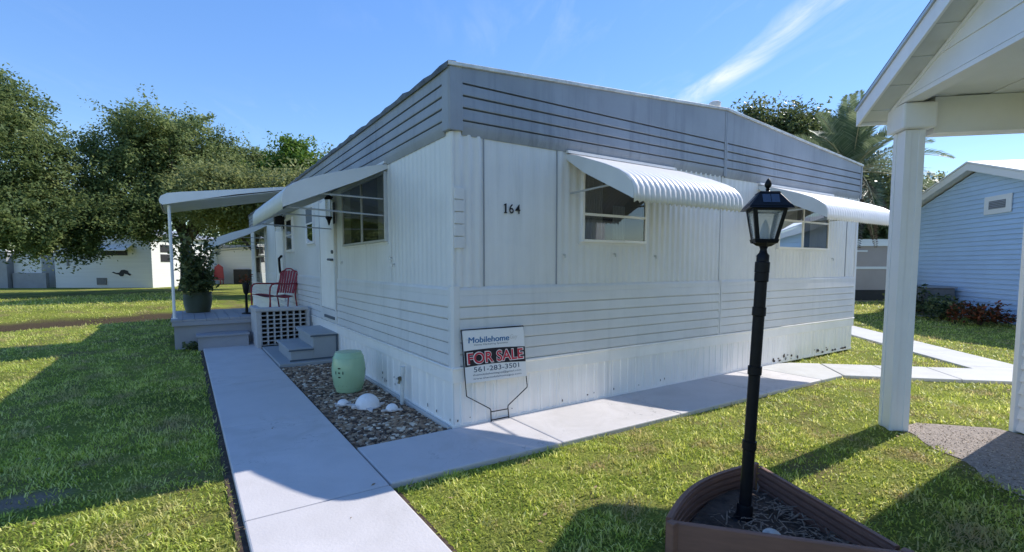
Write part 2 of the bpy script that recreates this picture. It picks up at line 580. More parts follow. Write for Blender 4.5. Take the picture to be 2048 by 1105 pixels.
def text_mesh(body, w, h, name, m, thick=0.0, embolden=0.0, shear=0.0):
    cu = bpy.data.curves.new(name, 'FONT')
    cu.body = body
    cu.offset = embolden
    cu.shear = shear
    cu.extrude = 0.0
    o = bpy.data.objects.new('tmp_text', cu)
    COL.objects.link(o)
    bpy.context.view_layer.update()
    dg = bpy.context.evaluated_depsgraph_get()
    me = bpy.data.meshes.new_from_object(o.evaluated_get(dg))
    COL.objects.unlink(o)
    bpy.data.objects.remove(o)
    co = np.empty(len(me.vertices) * 3, dtype=np.float32)
    me.vertices.foreach_get('co', co)
    co = co.reshape(-1, 3)
    mn, mx = co.min(0), co.max(0)
    co[:, 0] = (co[:, 0] - mn[0]) / (mx[0] - mn[0]) * w
    co[:, 1] = (co[:, 1] - mn[1]) / (mx[1] - mn[1]) * h
    return co, [tuple(p.vertices) for p in me.polygons]


# ------------------------------------------------------------------ plan of the place
W, S, LEN = 8.331, 4.166, 16.5           # home: front width, seam, depth
H0, HP = 3.42, 3.72                      # eave and peak of the parapet
A2 = np.array([math.sin(R(44)), math.cos(R(44))])       # neighbour plot axes
B2 = np.array([math.cos(R(44)), -math.sin(R(44))])
PB = np.array([3.55, -2.30])


def bank_s(x, y):
    return (y - (12.55 + 0.42 * (x + 6))) * 0.922


def terrain(x, y):
    s = bank_s(x, y)
    z = np.interp(s, [-2, 0, 0.5, 2.9, 3.4, 4.8, 9, 14], [0, 0, -0.70, -0.70, -0.10, 0.14, 0.10, 0.03])
    fade = np.clip((6.0 - x) / 4.0, 0, 1)
    return z * fade


# ------------------------------------------------------------------ ground
def build_ground():
    xs = np.unique(np.concatenate([np.linspace(-400, -30, 20), np.linspace(-30, -10, 41), np.linspace(-10, 12, 56), np.linspace(12, 40, 30), np.linspace(40, 400, 20)]))
    ys = np.unique(np.concatenate([np.linspace(-60, -8, 14), np.linspace(-8, 8, 17), np.linspace(8, 30, 89), np.linspace(30, 60, 20), np.linspace(60, 500, 20)]))
    X, Y = np.meshgrid(xs, ys)
    Z = terrain(X, Y)
    v = np.stack([X, Y, Z], -1).reshape(-1, 3)
    nx = len(xs)
    f = [(j * nx + i, j * nx + i + 1, (j + 1) * nx + i + 1, (j + 1) * nx + i) for j in range(len(ys) - 1) for i in range(nx - 1)]
    m = bpy.data.materials.new('lawn_ground')
    m.use_nodes = True
    nt = m.node_tree
    L = nt.links
    b = nt.nodes['Principled BSDF']
    b.inputs['Roughness'].default_value = 0.9
    b.inputs['Specular IOR Level'].default_value = 0.1
    geo = nd(nt, 'ShaderNodeNewGeometry')
    n1 = nd(nt, 'ShaderNodeTexNoise', i_Scale=0.5, i_Detail=6.0, i_Roughness=0.6)
    n2 = nd(nt, 'ShaderNodeTexNoise', i_Scale=38.0, i_Detail=4.0, i_Roughness=0.7)
    n3 = nd(nt, 'ShaderNodeTexNoise', i_Scale=1.1, i_Detail=4.0, i_Roughness=0.6)
    for n in (n1, n2, n3):
        L.new(geo.outputs['Position'], n.inputs['Vector'])
    r1 = nd(nt, 'ShaderNodeValToRGB')
    r1.color_ramp.elements[0].position = 0.38
    r1.color_ramp.elements[0].color = (0.075, 0.095, 0.020, 1)
    r1.color_ramp.elements[1].position = 0.64
    r1.color_ramp.elements[1].color = (0.36, 0.40, 0.07, 1)
    L.new(mth(nt, 'ADD', mth(nt, 'MULTIPLY', n1.outputs[0], 0.5), mth(nt, 'MULTIPLY', n2.outputs[0], 0.5)), r1.inputs[0])
    mx = nd(nt, 'ShaderNodeMix', data_type='RGBA')
    L.new(mth(nt, 'MULTIPLY', mth(nt, 'MULTIPLY_ADD', n3.outputs[0], 6.0, -3.05, clamp=True), 0.8), mx.inputs[0])
    L.new(r1.outputs[0], mx.inputs[6])
    mx.inputs[7].default_value = (0.22, 0.16, 0.085, 1)
    # bare earth where the bank is steep
    sp = nd(nt, 'ShaderNodeSeparateXYZ')
    L.new(geo.outputs['Position'], sp.inputs[0])
    mz = nd(nt, 'ShaderNodeMix', data_type='RGBA')
    zz = mth(nt, 'ADD', mth(nt, 'MULTIPLY', sp.outputs[2], -9.0), mth(nt, 'MULTIPLY_ADD', n3.outputs[0], 1.6, -1.2), clamp=True)
    L.new(zz, mz.inputs[0])
    L.new(mx.outputs[2], mz.inputs[6])
    mz.inputs[7].default_value = (0.085, 0.065, 0.042, 1)
    # one worn bare spot in the left lawn
    ex = mth(nt, 'DIVIDE', mth(nt, 'ADD', sp.outputs[0], 3.10), 0.30)
    ey = mth(nt, 'DIVIDE', mth(nt, 'SUBTRACT', sp.outputs[1], 0.36), 0.17)
    er = mth(nt, 'SQRT', mth(nt, 'ADD', mth(nt, 'MULTIPLY', ex, ex), mth(nt, 'MULTIPLY', ey, ey)))
    n4 = nd(nt, 'ShaderNodeTexNoise', i_Scale=7.0, i_Detail=4.0)
    L.new(geo.outputs['Position'], n4.inputs['Vector'])
    em = mth(nt, 'MULTIPLY', mth(nt, 'SUBTRACT', mth(nt, 'ADD', 0.9, mth(nt, 'MULTIPLY', n4.outputs[0], 0.6)), er), 1.3, clamp=True)
    mb_ = nd(nt, 'ShaderNodeMix', data_type='RGBA')
    L.new(em, mb_.inputs[0])
    L.new(mz.outputs[2], mb_.inputs[6])
    mb_.inputs[7].default_value = (0.27, 0.22, 0.17, 1)
    L.new(mb_.outputs[2], b.inputs['Base Color'])
    bp = nd(nt, 'ShaderNodeBump', i_Strength=0.9, i_Distance=0.05)
    L.new(n2.outputs[0], bp.inputs['Height'])
    L.new(bp.outputs[0], b.inputs['Normal'])
    MATS['lawn_ground'] = m
    me = bpy.data.meshes.new('ground')
    me.from_pydata([tuple(p) for p in v], [], f)
    me.materials.append(m)
    me.polygons.foreach_set('use_smooth', [True] * len(me.polygons))
    o = link('ground', me)
    tag(o, 'green lawn with dry patches running to the canal and the far houses', kind='structure')
    # canal water
    mb = MB()
    c = [(-120, 0), (6, 0)]
    pts = []
    for x in (-150, 5.5):
        yb = 12.55 + 0.42 * (x + 6)
        pts.append((x, yb))
    mb.add([(pts[0][0], pts[0][1] + 0.1, -0.45), (pts[1][0], pts[1][1] + 0.1, -0.45), (pts[1][0], pts[1][1] + 3.9, -0.45), (pts[0][0], pts[0][1] + 3.9, -0.45)], [(0, 1, 2, 3)])
    o = mb.build('canal_water', 'water')
    tag(o, 'narrow dark canal between the lawn and the far bank', kind='structure')


build_ground()


# ------------------------------------------------------------------ paths
def slab(parent, poly, z1, z0=-0.05, m='concrete', name='slab', bevel=0.012):
    mb = MB()
    mb.prism([(x, y, z0) for x, y in poly], (0, 0, z1 - z0))
    return mb.build(name, m, parent, bevel=bevel)


PATH_L, PATH_R = -1.865, -0.945
path = thing('path', 'blue grey painted concrete path running along the left side of the home', None, (0, 0, 0), kind='structure')
for y0, y1 in ((-7.0, -4.6), (-4.594, -2.9), (-2.894, -0.872), (-0.864, 1.2), (1.206, 3.2), (3.206, 5.2), (5.206, 7.15)):
    slab(path, [(PATH_L, y0), (PATH_R, y0), (PATH_R, y1), (PATH_L, y1)], 0.045)
walk = thing('front_path', 'pale painted concrete walk along the front wall, turning off toward the next plot', None, (0, 0, 0), kind='structure')
FY0, FY1 = -0.868, -0.012
for x0, x1 in ((-0.932, 0.62), (0.626, 2.2), (2.206, 3.8), (3.806, 5.1)):
    slab(walk, [(x0, FY0 - 0.02 * x0), (x1, FY0 - 0.02 * x1), (x1, FY1), (x0, FY1)], 0.045)
slab(walk, [(5.106, -0.975), (5.64, -1.0), (6.28, -0.40), (5.95, -0.10), (5.7, -0.012), (5.106, -0.012)], 0.045, m='concrete_raw')
q = np.array([5.65, -1.008])
w_ = np.array([0.64, 0.60])
for k in range(3):
    p0 = q + B2 * (k * 0.735 + 0.006)
    p1 = q + B2 * ((k + 1) * 0.735)
    slab(walk, [tuple(p0), tuple(p1), tuple(p1 + w_), tuple(p0 + w_)], 0.045, m='concrete_raw')
path2 = thing('side_path', 'pale concrete path crossing the lawn between the home and the blue house', None, (0, 0, 0), kind='structure')
q = np.array([7.95, -1.74])
for k in range(-4, 12):
    p0 = q + A2 * (k * 1.2 + 0.006)
    p1 = q + A2 * ((k + 1) * 1.2)
    if k == -1 or k == 0:
        pass
    slab(path2, [tuple(p0), tuple(p0 + B2 * 0.85), tuple(p1 + B2 * 0.85), tuple(p1)], 0.041, m='concrete_raw')
pad = thing('step_pad', 'low grey concrete pad under the wooden steps', None, (0, 0, 0), kind='structure')
slab(pad, [(-0.935, 4.1), (-0.012, 4.1), (-0.012, 6.14), (-0.935, 6.14)], 0.075, m='step_paint')

# edges: dark soil line in the narrow gap beside the paths
mb = MB()
mb.box((PATH_L - 0.055, -7, -0.02), (PATH_L - 0.001, 7.0, 0.012))
mb.box((PATH_R + 0.001, 0.0, -0.02), (PATH_R + 0.014, 4.1, 0.03))
mb.box((PATH_R + 0.001, -7, -0.02), (PATH_R + 0.045, -0.90, 0.010))
o = mb.build('path_edging_soil', 'soil')
tag(o, 'thin dark line of bare soil along the edges of the path', kind='structure')

# ------------------------------------------------------------------ mobile home
home = thing('mobile_home', 'white and grey corrugated mobile home with dark parapet, metal awnings and number 164', 'mobile home', (0, 0, 0))
TF = lambda p: (p[0], -p[1], p[2])         # (along, out, up) on the front wall
TL = lambda p: (-p[1], p[0], p[2])         # on the left wall


def corr(mb, u0, u1, w0, w1, pitch, amp, base=0.004, soft=False):
    n = max(2, int(round((u1 - u0) / pitch)))
    per = 8
    us = np.linspace(u0, u1, n * per + 1)
    ph = (us - u0) / ((u1 - u0) / n)
    wv = 0.5 - 0.5 * np.cos(2 * np.pi * ph)
    if not soft:
        wv = np.clip((wv - 0.25) * 1.8, 0, 1)
    ns = base + amp * wv
    mb.grid([[(u, nn, w) for u, nn in zip(us, ns)] for w in (w0, (w0 + w1) / 2, w1)])


def lapboard(u0, u1, h, T, name, m, proud=0.024, gap=0.010):
    mb = MB(T)
    sec = [(0.0, gap), (proud, gap), (proud + 0.003, gap + 0.006), (proud - 0.004, h - 0.001), (0.0, h - 0.001)]
    mb.prism([(u0, n, w) for n, w in sec], (u1 - u0, 0, 0))
    return mb.mesh(name, m)


# shell (blocks light, gives the walls depth)
mb = MB()
mb.prism([(0.02, 0.02, 0.02), (W - 0.02, 0.02, 0.02), (W - 0.02, 0.02, H0 - 0.05), (S, 0.02, HP - 0.05), (0.02, 0.02, H0 - 0.05)], (0, LEN - 0.04, 0))
mb.build('shell', 'gap_dark', home)
# roof with sheet edge
mb = MB()
mb.prism([(-0.03, -0.035, H0 - 0.02), (S, -0.035, HP - 0.02), (W + 0.03, -0.035, H0 - 0.02), (W + 0.03, -0.035, H0 + 0.012), (S, -0.035, HP + 0.012), (-0.03, -0.035, H0 + 0.012)], (0, LEN + 0.07, 0))
roof = mb.build('roof', 'roof', home)
mb = MB()
mb.prism([(-0.055, -0.062, H0 - 0.012), (S, -0.062, HP - 0.012), (W + 0.04, -0.062, H0 - 0.012), (W + 0.04, -0.062, H0 + 0.022), (S, -0.062, HP + 0.022), (-0.055, -0.062, H0 + 0.022)], (0, 0.026, 0))
mb.build('roof_edge', 'roof_edge', roof, bevel=0.004)
mb = MB()                                    # rolled tar edge on the left side, lumpy
rowsA = []
for i in range(90):
    y = -0.06 + i * (LEN + 0.1) / 89
    j = 0.012 * math.sin(i * 2.3) + 0.014 * random.random()
    rowsA.append([(-0.060, y, H0 - 0.035), (-0.064 - j * 0.4, y, H0 + 0.0), (-0.052, y, H0 + 0.022 + j), (0.02, y, H0 + 0.03 + j), (0.06, y, H0 + 0.012)])
mb.grid(rowsA)
mb.build('roof_edge', 'dark_roof_edge', roof, smooth=True)
mb = MB()
mb.lathe([(0.055, -0.05), (0.055, 0.10), (0.075, 0.10), (0.08, 0.15), (0.05, 0.17), (0.0, 0.172)], (S + 0.02, 0.16, HP), 16)
mb.build('vent_cap', 'roof_edge', roof, smooth=True)

# walls as parts, boards and panels as their pieces
fw = MB(TF).box((0.0, -0.02, 0.03), (W, 0.001, 2.84)).build('front_wall', 'wall', home)
lw = MB(TL).box((0.02, -0.02, 0.03), (LEN, 0.001, 2.84)).build('side_wall', 'wall', home)
MB(lambda p: (W + p[1], p[0], p[2])).box((0.02, -0.02, 0.03), (LEN, 0.02, 2.84)).build('side_wall', 'wall', home)
MB().box((0.02, LEN - 0.02, 0.03), (W - 0.02, LEN, 2.9)).build('back_wall', 'wall', home)

# upper corrugated panels, front
for u0, u1, pitch, amp, soft in ((0.02, 0.335, 0.105, 0.010, False), (0.345, 1.235, 0.111, 0.0022, True), (1.245, 2.70, 0.104, 0.006, False),
                                 (2.704, 4.13, 0.102, 0.011, False), (4.20, 5.60, 0.108, 0.0035, True), (5.604, 7.93, 0.106, 0.008, False), (7.94, 8.31, 0.11, 0.007, False)):
    mb = MB(TF)
    corr(mb, u0, u1, 1.395, 2.845, pitch, amp * 1.45, soft=soft)
    mb.build('wall_panel', 'wall', fw, smooth=True)
for u in (0.34, 1.24, 7.935):
    MB(TF).box((u - 0.006, 0, 1.40), (u + 0.005, 0.0135, 2.84)).build('panel_batten', 'far_grey', fw)
# upper corrugated panels, left side
for u0, u1, pitch, amp, soft in ((0.03, 1.62, 0.110, 0.0026, True), (1.63, 4.15, 0.110, 0.0016, True), (5.32, 9.1, 0.112, 0.002, True), (10.5, 12.2, 0.11, 0.004, True), (12.21, 16.45, 0.11, 0.004, True)):
    mb = MB(TL)
    corr(mb, u0, u1, 1.395, 2.845, pitch, amp * 1.45, soft=soft)
    mb.build('wall_panel', 'wall', lw, smooth=True)

# lower lap siding: seven boards, front split at the seam
BH = 0.1135
for (u0, u1) in ((0.062, S - 0.035), (S + 0.035, W - 0.05)):
    me = lapboard(u0, u1, BH, TF, 'siding_board', 'siding')
    for k in range(6):
        link('siding_board', me, fw, (0, 0, 0.632 + k * BH))
for (u0, u1) in ((0.055, 4.17), (5.30, 9.12), (10.48, 16.45)):
    me = lapboard(u0, u1, BH, TL, 'siding_board', 'siding')
    for k in range(6):
        link('siding_board', me, lw, (0, 0, 0.632 + k * BH))
zt = 0.632 + 6 * BH
for T, segs, par in ((TF, ((0.062, S - 0.035), (S + 0.035, W - 0.05)), fw), (TL, ((0.055, 4.17), (5.30, 9.12), (10.48, 16.45)), lw)):
    for u0, u1 in segs:
        mb = MB(T)
        mb.prism([(u0, 0, zt), (u0, 0.02, zt), (u0, 0.02, zt + 0.055), (u0, 0.012, zt + 0.08), (u0, 0, zt + 0.085)], (u1 - u0, 0, 0))
        mb.build('siding_cap', 'siding', par)
# seam strips on the front
MB(TF).box((S - 0.035, 0, 0.632), (S - 0.006, 0.026, zt + 0.085)).build('seam_strip', 'siding', fw)
MB(TF).box((S + 0.006, 0, 0.632), (S + 0.035, 0.026, zt + 0.085)).build('seam_strip', 'siding', fw)
MB(TF).box((S - 0.028, 0, zt + 0.086), (S + 0.0, 0.016, 2.84)).build('seam_strip', 'wall', fw)
# corner posts of the lower siding
mb = MB()
mb.prism([(-0.024, 0.055, 0.62), (-0.024, -0.0, 0.62), (0.0, -0.024, 0.62), (0.062, -0.024, 0.62), (0.062, 0.0, 0.62), (0.0, 0.0, 0.62), (0.0, 0.055, 0.62)], (0, 0, 0.79))
mb.build('corner_trim', 'siding', home, bevel=0.004)
mb = MB()
mb.prism([(-0.016, 0.03, 1.41), (-0.014, -0.004, 1.41), (0.0, -0.016, 1.41), (0.02, -0.016, 1.41), (0.02, 0.0, 1.41), (0.0, 0.0, 1.41), (0.0, 0.03, 1.41)], (0, 0, 1.43))
mb.build('corner_trim', 'wall', home, bevel=0.004)
MB(TF).box((W - 0.05, 0, 0.632), (W + 0.024, 0.024, 2.84)).build('corner_trim', 'wall', home, bevel=0.004)

# parapet boards (dark): front left half, front right half, left side
fp = MB(TF).prism([(0.02, 0.004, 2.84), (W - 0.0, 0.004, 2.84), (W - 0.0, 0.004, H0 - 0.02), (S, 0.004, HP - 0.02), (0.02, 0.004, H0 - 0.02)], (0, -0.03, 0)).build('parapet', 'fascia', home)
ZL = [2.935, 3.05, 3.16, 3.27]
for u0, u1 in ((0.10, S - 0.03), (S + 0.03, W - 0.02)):
    for k in range(3):
        me = lapboard(u0, u1, ZL[k + 1] - ZL[k] - 0.001, TF, 'parapet_board', 'fascia', proud=0.034, gap=0.014)
        link('parapet_board', me, fp, (0, -0.006, ZL[k]))
    mb = MB(TF)
    zf = lambda u: H0 + (HP - H0) * (1 - abs(u - S) / S) - 0.012
    mb.prism([(u0, 0.006, 3.284), (u1, 0.006, 3.284), (u1, 0.006, zf(u1)), (u0, 0.006, zf(u0))], (0, 0.036, 0))
    mb.build('parapet_board', 'fascia', fp)
    # cove below the boards
    mb = MB(TF)
    cove = [(0.006, 2.815), (0.014, 2.815), (0.022, 2.835), (0.034, 2.87), (0.040, 2.90), (0.040, 2.9335), (0.006, 2.9335)]
    mb.prism([(u0, n, w) for n, w in cove], (u1 - u0, 0, 0))
    mb.build('cove', 'fascia', fp, smooth=True)
sp_ = MB().prism([(0.0, LEN, 2.84), (0.0, 0.02, 2.84), (0.0, 0.02, H0 - 0.02), (0.0, LEN, H0 - 0.02)], (-0.004, 0, 0)).build('parapet', 'fascia', home)
for k in range(3):
    me = lapboard(0.10, LEN, ZL[k + 1] - ZL[k] - 0.001, TL, 'parapet_board', 'fascia', proud=0.034, gap=0.014)
    link('parapet_board', me, sp_, (-0.006, 0, ZL[k]))
MB(TL).box((0.10, 0.006, 3.284), (LEN, 0.042, H0 - 0.012)).build('parapet_board', 'fascia', sp_)
mb = MB(TL)
mb.prism([(0.10, n, w) for n, w in cove], (LEN - 0.10, 0, 0))
mb.build('cove', 'fascia', sp_, smooth=True)
mb = MB()
mb.prism([(-0.046, 0.10, 2.845), (-0.046, -0.03, 2.845), (-0.03, -0.046, 2.845), (0.10, -0.046, 2.845), (0.10, -0.005, 2.845), (-0.005, -0.005, 2.845), (-0.005, 0.10, 2.845)], (0, 0, H0 - 2.858))
mb.build('corner_trim', 'fascia', home, bevel=0.005)
MB(TF).box((S - 0.03, 0.006, 2.83), (S - 0.003, 0.048, HP - 0.02)).build('seam_strip', 'fascia', fp)
MB(TF).box((S + 0.003, 0.006, 2.83), (S + 0.03, 0.048, HP - 0.02)).build('seam_strip', 'fascia', fp)
MB(TF).box((W - 0.02, 0.004, 2.82), (W + 0.03, 0.048, H0 - 0.012)).build('corner_trim', 'fascia', home)

# skirting: white trim band, ribbed panels
mb = MB(TF)
band = [(0, 0.478), (0.022, 0.478), (0.022, 0.60), (0.036, 0.612), (0.036, 0.628), (0, 0.6315)]
mb.prism([(-0.022, n, w) for n, w in band], (W + 0.045, 0, 0))
mb.build('skirt_trim', 'white_trim', home, bevel=0.003)
mb = MB(TL)
mb.prism([(0.001, n, w) for n, w in band], (LEN, 0, 0))
mb.build('skirt_trim', 'white_trim', home, bevel=0.003)


def skirt_panel(T, u0, u1, parent, ribs):
    mb = MB(T)
    us, ns = [u0], [0.002]
    for r in ribs:
        u = u0 + r * (u1 - u0)
        us += [u - 0.020, u - 0.012, u + 0.012, u + 0.020]
        ns += [0.002, 0.011, 0.011, 0.002]
    us.append(u1)
    ns.append(0.002)
    mb.grid([[(a, b, w) for a, b in zip(us, ns)] for w in (0.05, 0.49)])
    return mb.build('skirt_panel', 'skirt', parent, smooth=20)


sk = MB(TF).box((0.0, -0.03, 0.046), (W - 0.02, 0.0005, 0.5)).build('skirt', 'skirt', home)
sl = MB(TL).box((0.0, -0.03, 0.046), (LEN, 0.0005, 0.5)).build('skirt', 'skirt', home)
u = 0.004
k = 0
while u < W - 0.1:
    wd = 0.405
    skirt_panel(TF, u, min(u + wd - 0.003, W - 0.01), sk, (0.12, 0.22, 0.55, 0.86) if k % 2 else (0.20, 0.50, 0.60, 0.90))
    u += wd
    k += 1
u = 0.004
while u < LEN - 0.1:
    skirt_panel(TL, u, min(u + 0.403, LEN), sl, (0.04, 0.55))
    u += 0.405
MB(TF).box((-0.012, 0.0005, 0.035), (W, 0.014, 0.062)).build('skirt_base', 'skirt', home)
MB(TL).box((0.0, 0.0005, 0.035), (LEN, 0.014, 0.062)).build('skirt_base', 'skirt', home)
# rusted holes along the foot of the skirting


def holes(T, spots, parent, n):
    for (u, w, a, b) in spots:
        mb = MB(T)
        kk = 9
        pts = []
        for i in range(kk):
            an = 2 * math.pi * i / kk
            rr = 0.65 + 0.5 * random.random()
            pts.append((u + a * rr * math.cos(an), n, w + b * rr * math.sin(an)))
        mb.prism(pts, (0, 0.0012, 0))
        mb.build('rust_hole', 'rust', parent)


sp = [(0.035, 0.11, 0.008, 0.014), (0.17, 0.12, 0.006, 0.006), (0.66, 0.13, 0.006, 0.006), (1.33, 0.11, 0.008, 0.016), (1.70, 0.12, 0.014, 0.009), (1.80, 0.13, 0.006, 0.008), (2.12, 0.13, 0.007, 0.014),
      (2.55, 0.12, 0.006, 0.007), (2.95, 0.13, 0.007, 0.016), (3.03, 0.14, 0.008, 0.014)]
for i in range(24):
    uu = 5.55 + 1.85 * random.random()
    sp.append((uu, 0.075 + 0.075 * random.random(), 0.012 + 0.02 * random.random(), 0.008 + 0.03 * random.random() ** 2))
for i in range(6):
    sp.append((7.45 + 0.7 * random.random(), 0.08, 0.04, 0.02))
holes(TF, sp, sk, 0.0150)
holes(TL, [(0.05, 0.11, 0.008, 0.018), (0.36, 0.12, 0.01, 0.02), (0.58, 0.13, 0.008, 0.026), (1.55, 0.16, 0.010, 0.018), (1.58, 0.24, 0.010, 0.012), (1.85, 0.14, 0.008, 0.02), (1.92, 0.14, 0.01, 0.03), (2.02, 0.15, 0.012, 0.012), (2.0, 0.22, 0.012, 0.018), (1.35, 0.18, 0.01, 0.012)], sl, 0.0150)

# house number and the five small plates under the corner
mb = MB(TF)                                  # a slab-footed figure one
mb.prism([(0.570, 0.012, 2.122), (0.604, 0.012, 2.122), (0.604, 0.012, 2.131), (0.595, 0.012, 2.131), (0.595, 0.012, 2.217), (0.586, 0.012, 2.217), (0.568, 0.012, 2.206), (0.568, 0.012, 2.197), (0.580, 0.012, 2.202), (0.580, 0.012, 2.131), (0.570, 0.012, 2.131)], (0, 0.008, 0))
mb.build('digit', 'digit', fw)
for ch, x, wd in (('6', 0.628, 0.054), ('4', 0.700, 0.062)):
    co, fs = text_mesh(ch, wd, 0.095, 'digit', 'digit', embolden=0.012)
    mb = MB(TF)
    mb.add([(x + c[0], 0.018, 2.122 + c[1]) for c in co], fs)
    mb.build('digit', 'digit', fw)
for k in range(5):
    MB(TF).box((0.014, 0.004, 1.765 + k * 0.114), (0.116, 0.034, 1.870 + k * 0.114)).build('small_plate', 'siding', fw, bevel=0.003)


# windows
def window(T, u0, u1, w0, w1, mulls, transoms, parent, fwid=0.022, n0=0.018, panes='glass', lower=None, fm='white_metal', drapes=()):
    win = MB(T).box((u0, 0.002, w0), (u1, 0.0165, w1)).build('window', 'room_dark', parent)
    n0 = n0 + 0.012
    xs = [u0] + list(mulls) + [u1]
    zs = [w0] + list(transoms) + [w1]
    for i in range(len(xs) - 1):
        for j in range(len(zs) - 1):
            mb = MB(T)
            g = 0.001 + 0.0015 * ((i + j) % 2)
            mb.add([(xs[i] + 0.006, n0 + g, zs[j] + 0.006), (xs[i + 1] - 0.006, n0 + g + 0.001, zs[j] + 0.006), (xs[i + 1] - 0.006, n0 + g + 0.001, zs[j + 1] - 0.006), (xs[i] + 0.006, n0 + g, zs[j + 1] - 0.006)], [(0, 1, 2, 3)])
            mb.build('pane', panes if not (lower and j == 1) else lower, win)
    mb = MB(T)
    f = fwid
    d = n0 + 0.018
    mb.box((u0 - f, 0.003, w0 - f), (u1 + f, d, w0 + 0.008))
    mb.box((u0 - f, 0.003, w1 - 0.008), (u1 + f, d, w1 + f))
    mb.box((u0 - f, 0.003, w0 + 0.008), (u0 + 0.008, d, w1 - 0.008))
    mb.box((u1 - 0.008, 0.003, w0 + 0.008), (u1 + f, d, w1 - 0.008))
    mb.build('frame', fm, win, bevel=0.003)
    for u in mulls:
        MB(T).box((u - 0.016, 0.01, w0 + 0.0085), (u + 0.016, d - 0.004, w1 - 0.0085)).build('mullion', fm, win)
    for z in transoms:
        MB(T).box((u0 + 0.0085, 0.01, z - 0.014), (u1 - 0.0085, d - 0.0055, z + 0.014)).build('rail', fm, win)
    for (c0, c1, cz0, cz1) in drapes:         # pleated drapes behind the glass
        mb = MB(T)
        us = np.linspace(u0 + (u1 - u0) * c0, u0 + (u1 - u0) * c1, 33)
        mb.grid([[(a, 0.021 + 0.004 * math.sin(i * 1.57), w0 + (w1 - w0) * q_) for i, a in enumerate(us)] for q_ in (cz0, cz1)])
        mb.build('drape', 'drape', win, smooth=True)
    MB(T).box((u0 - f - 0.03, 0.002, w0 - f - 0.028), (u1 + f + 0.03, 0.018, w0 - f - 0.001)).build('sill', 'wall', win)
    return win


window(TF, 1.60, 2.59, 1.885, 2.62, (), (2.17,), home, drapes=((0.0, 0.30, 0.02, 0.98), (0.46, 0.66, 0.02, 0.55)))
window(TF, 5.62, 7.18, 1.885, 2.62, (6.34,), (2.31,), home, drapes=((0.02, 0.35, 0.02, 0.98), (0.62, 0.98, 0.02, 0.98)))
window(TL, 1.745, 3.66, 1.92, 2.72, (2.70,), (), home, fm='aluminium', drapes=((0.02, 0.16, 0.02, 0.98), (0.80, 0.98, 0.02, 0.98)))
window(TL, 5.78, 6.42, 2.05, 2.72, (), (2.42,), home, lower='shade_cloth', fwid=0.03)
window(TL, 7.98, 8.78, 1.97, 2.66, (), (2.31,), home, fwid=0.05)
window(TL, 12.5, 14.9, 1.05, 2.74, (13.7,), (1.9,), home, fwid=0.05, fm='wall')


def door(T, u0, u1, w0, w1, parent):
    d = MB(T).box((u0, 0.004, w0), (u1, 0.034, w1)).build('door', 'white_trim', parent, bevel=0.004)
    MB(T).box((u0 - 0.05, 0.002, w0 - 0.02), (u0 - 0.002, 0.046, w1 + 0.05)).build('jamb', 'wall', d)
    MB(T).box((u1 + 0.002, 0.002, w0 - 0.02), (u1 + 0.05, 0.046, w1 + 0.05)).build('jamb', 'wall', d)
    return d


d1 = door(TL, 4.24, 5.22, 0.87, 2.72, home)
MB(TL).box((4.17, 0.0, 0.66), (5.30, 0.040, 0.85)).build('door_sill', 'siding', d1)
MB(TL).box((4.28, 0.0405, 0.70), (4.95, 0.060, 0.745)).build('threshold', 'dark_bar', d1)
mb = MB(TL)
mb.lathe([(0.0, 0), (0.028, 0.0), (0.03, 0.02), (0.0, 0.024)], (0, 0, 0), 12)
o = MB(TL).tube([(4.34, 0.034, 1.83), (4.34, 0.06, 1.83)], 0.03, 12).build('deadbolt', 'dark_bar', d1, smooth=True)
mb = MB(TL).tube([(4.34, 0.034, 1.70), (4.34, 0.085, 1.70)], 0.02, 10)
mb.tube([(4.26, 0.085, 1.70), (4.46, 0.085, 1.705)], 0.02, 10)
mb.build('door_handle', 'dark_bar', d1, smooth=True)
d2 = door(TL, 9.2, 10.4, 0.72, 2.76, home)
mb = MB(TL).tube([(9.40, 0.05, 1.85), (9.34, 0.12, 1.78), (9.30, 0.12, 1.60), (9.36, 0.10, 1.45), (9.44, 0.05, 1.38)], 0.03, 8)
mb.build('door_handle', 'black_paint', d2, smooth=True)
MB(TL).box((9.13, 0.0, 0.50), (10.47, 0.03, 0.70)).build('door_sill', 'siding', d2)
# awning hooks and eyelets on the wall
for T, u, w, par in ((TF, 1.34, 1.72, fw), (TF, 2.10, 1.735, fw), (TF, 2.80, 1.72, fw), (TF, 5.05, 1.74, fw), (TF, 7.42, 1.72, fw), (TL, 1.60, 1.70, lw), (TL, 3.85, 1.66, lw), (TL, 1.52, 1.62, lw)):
    MB(T).tube([(u, 0.004, w), (u, 0.035, w), (u, 0.035, w - 0.035)], 0.009, 6).build('awning_hook', 'aluminium', par)


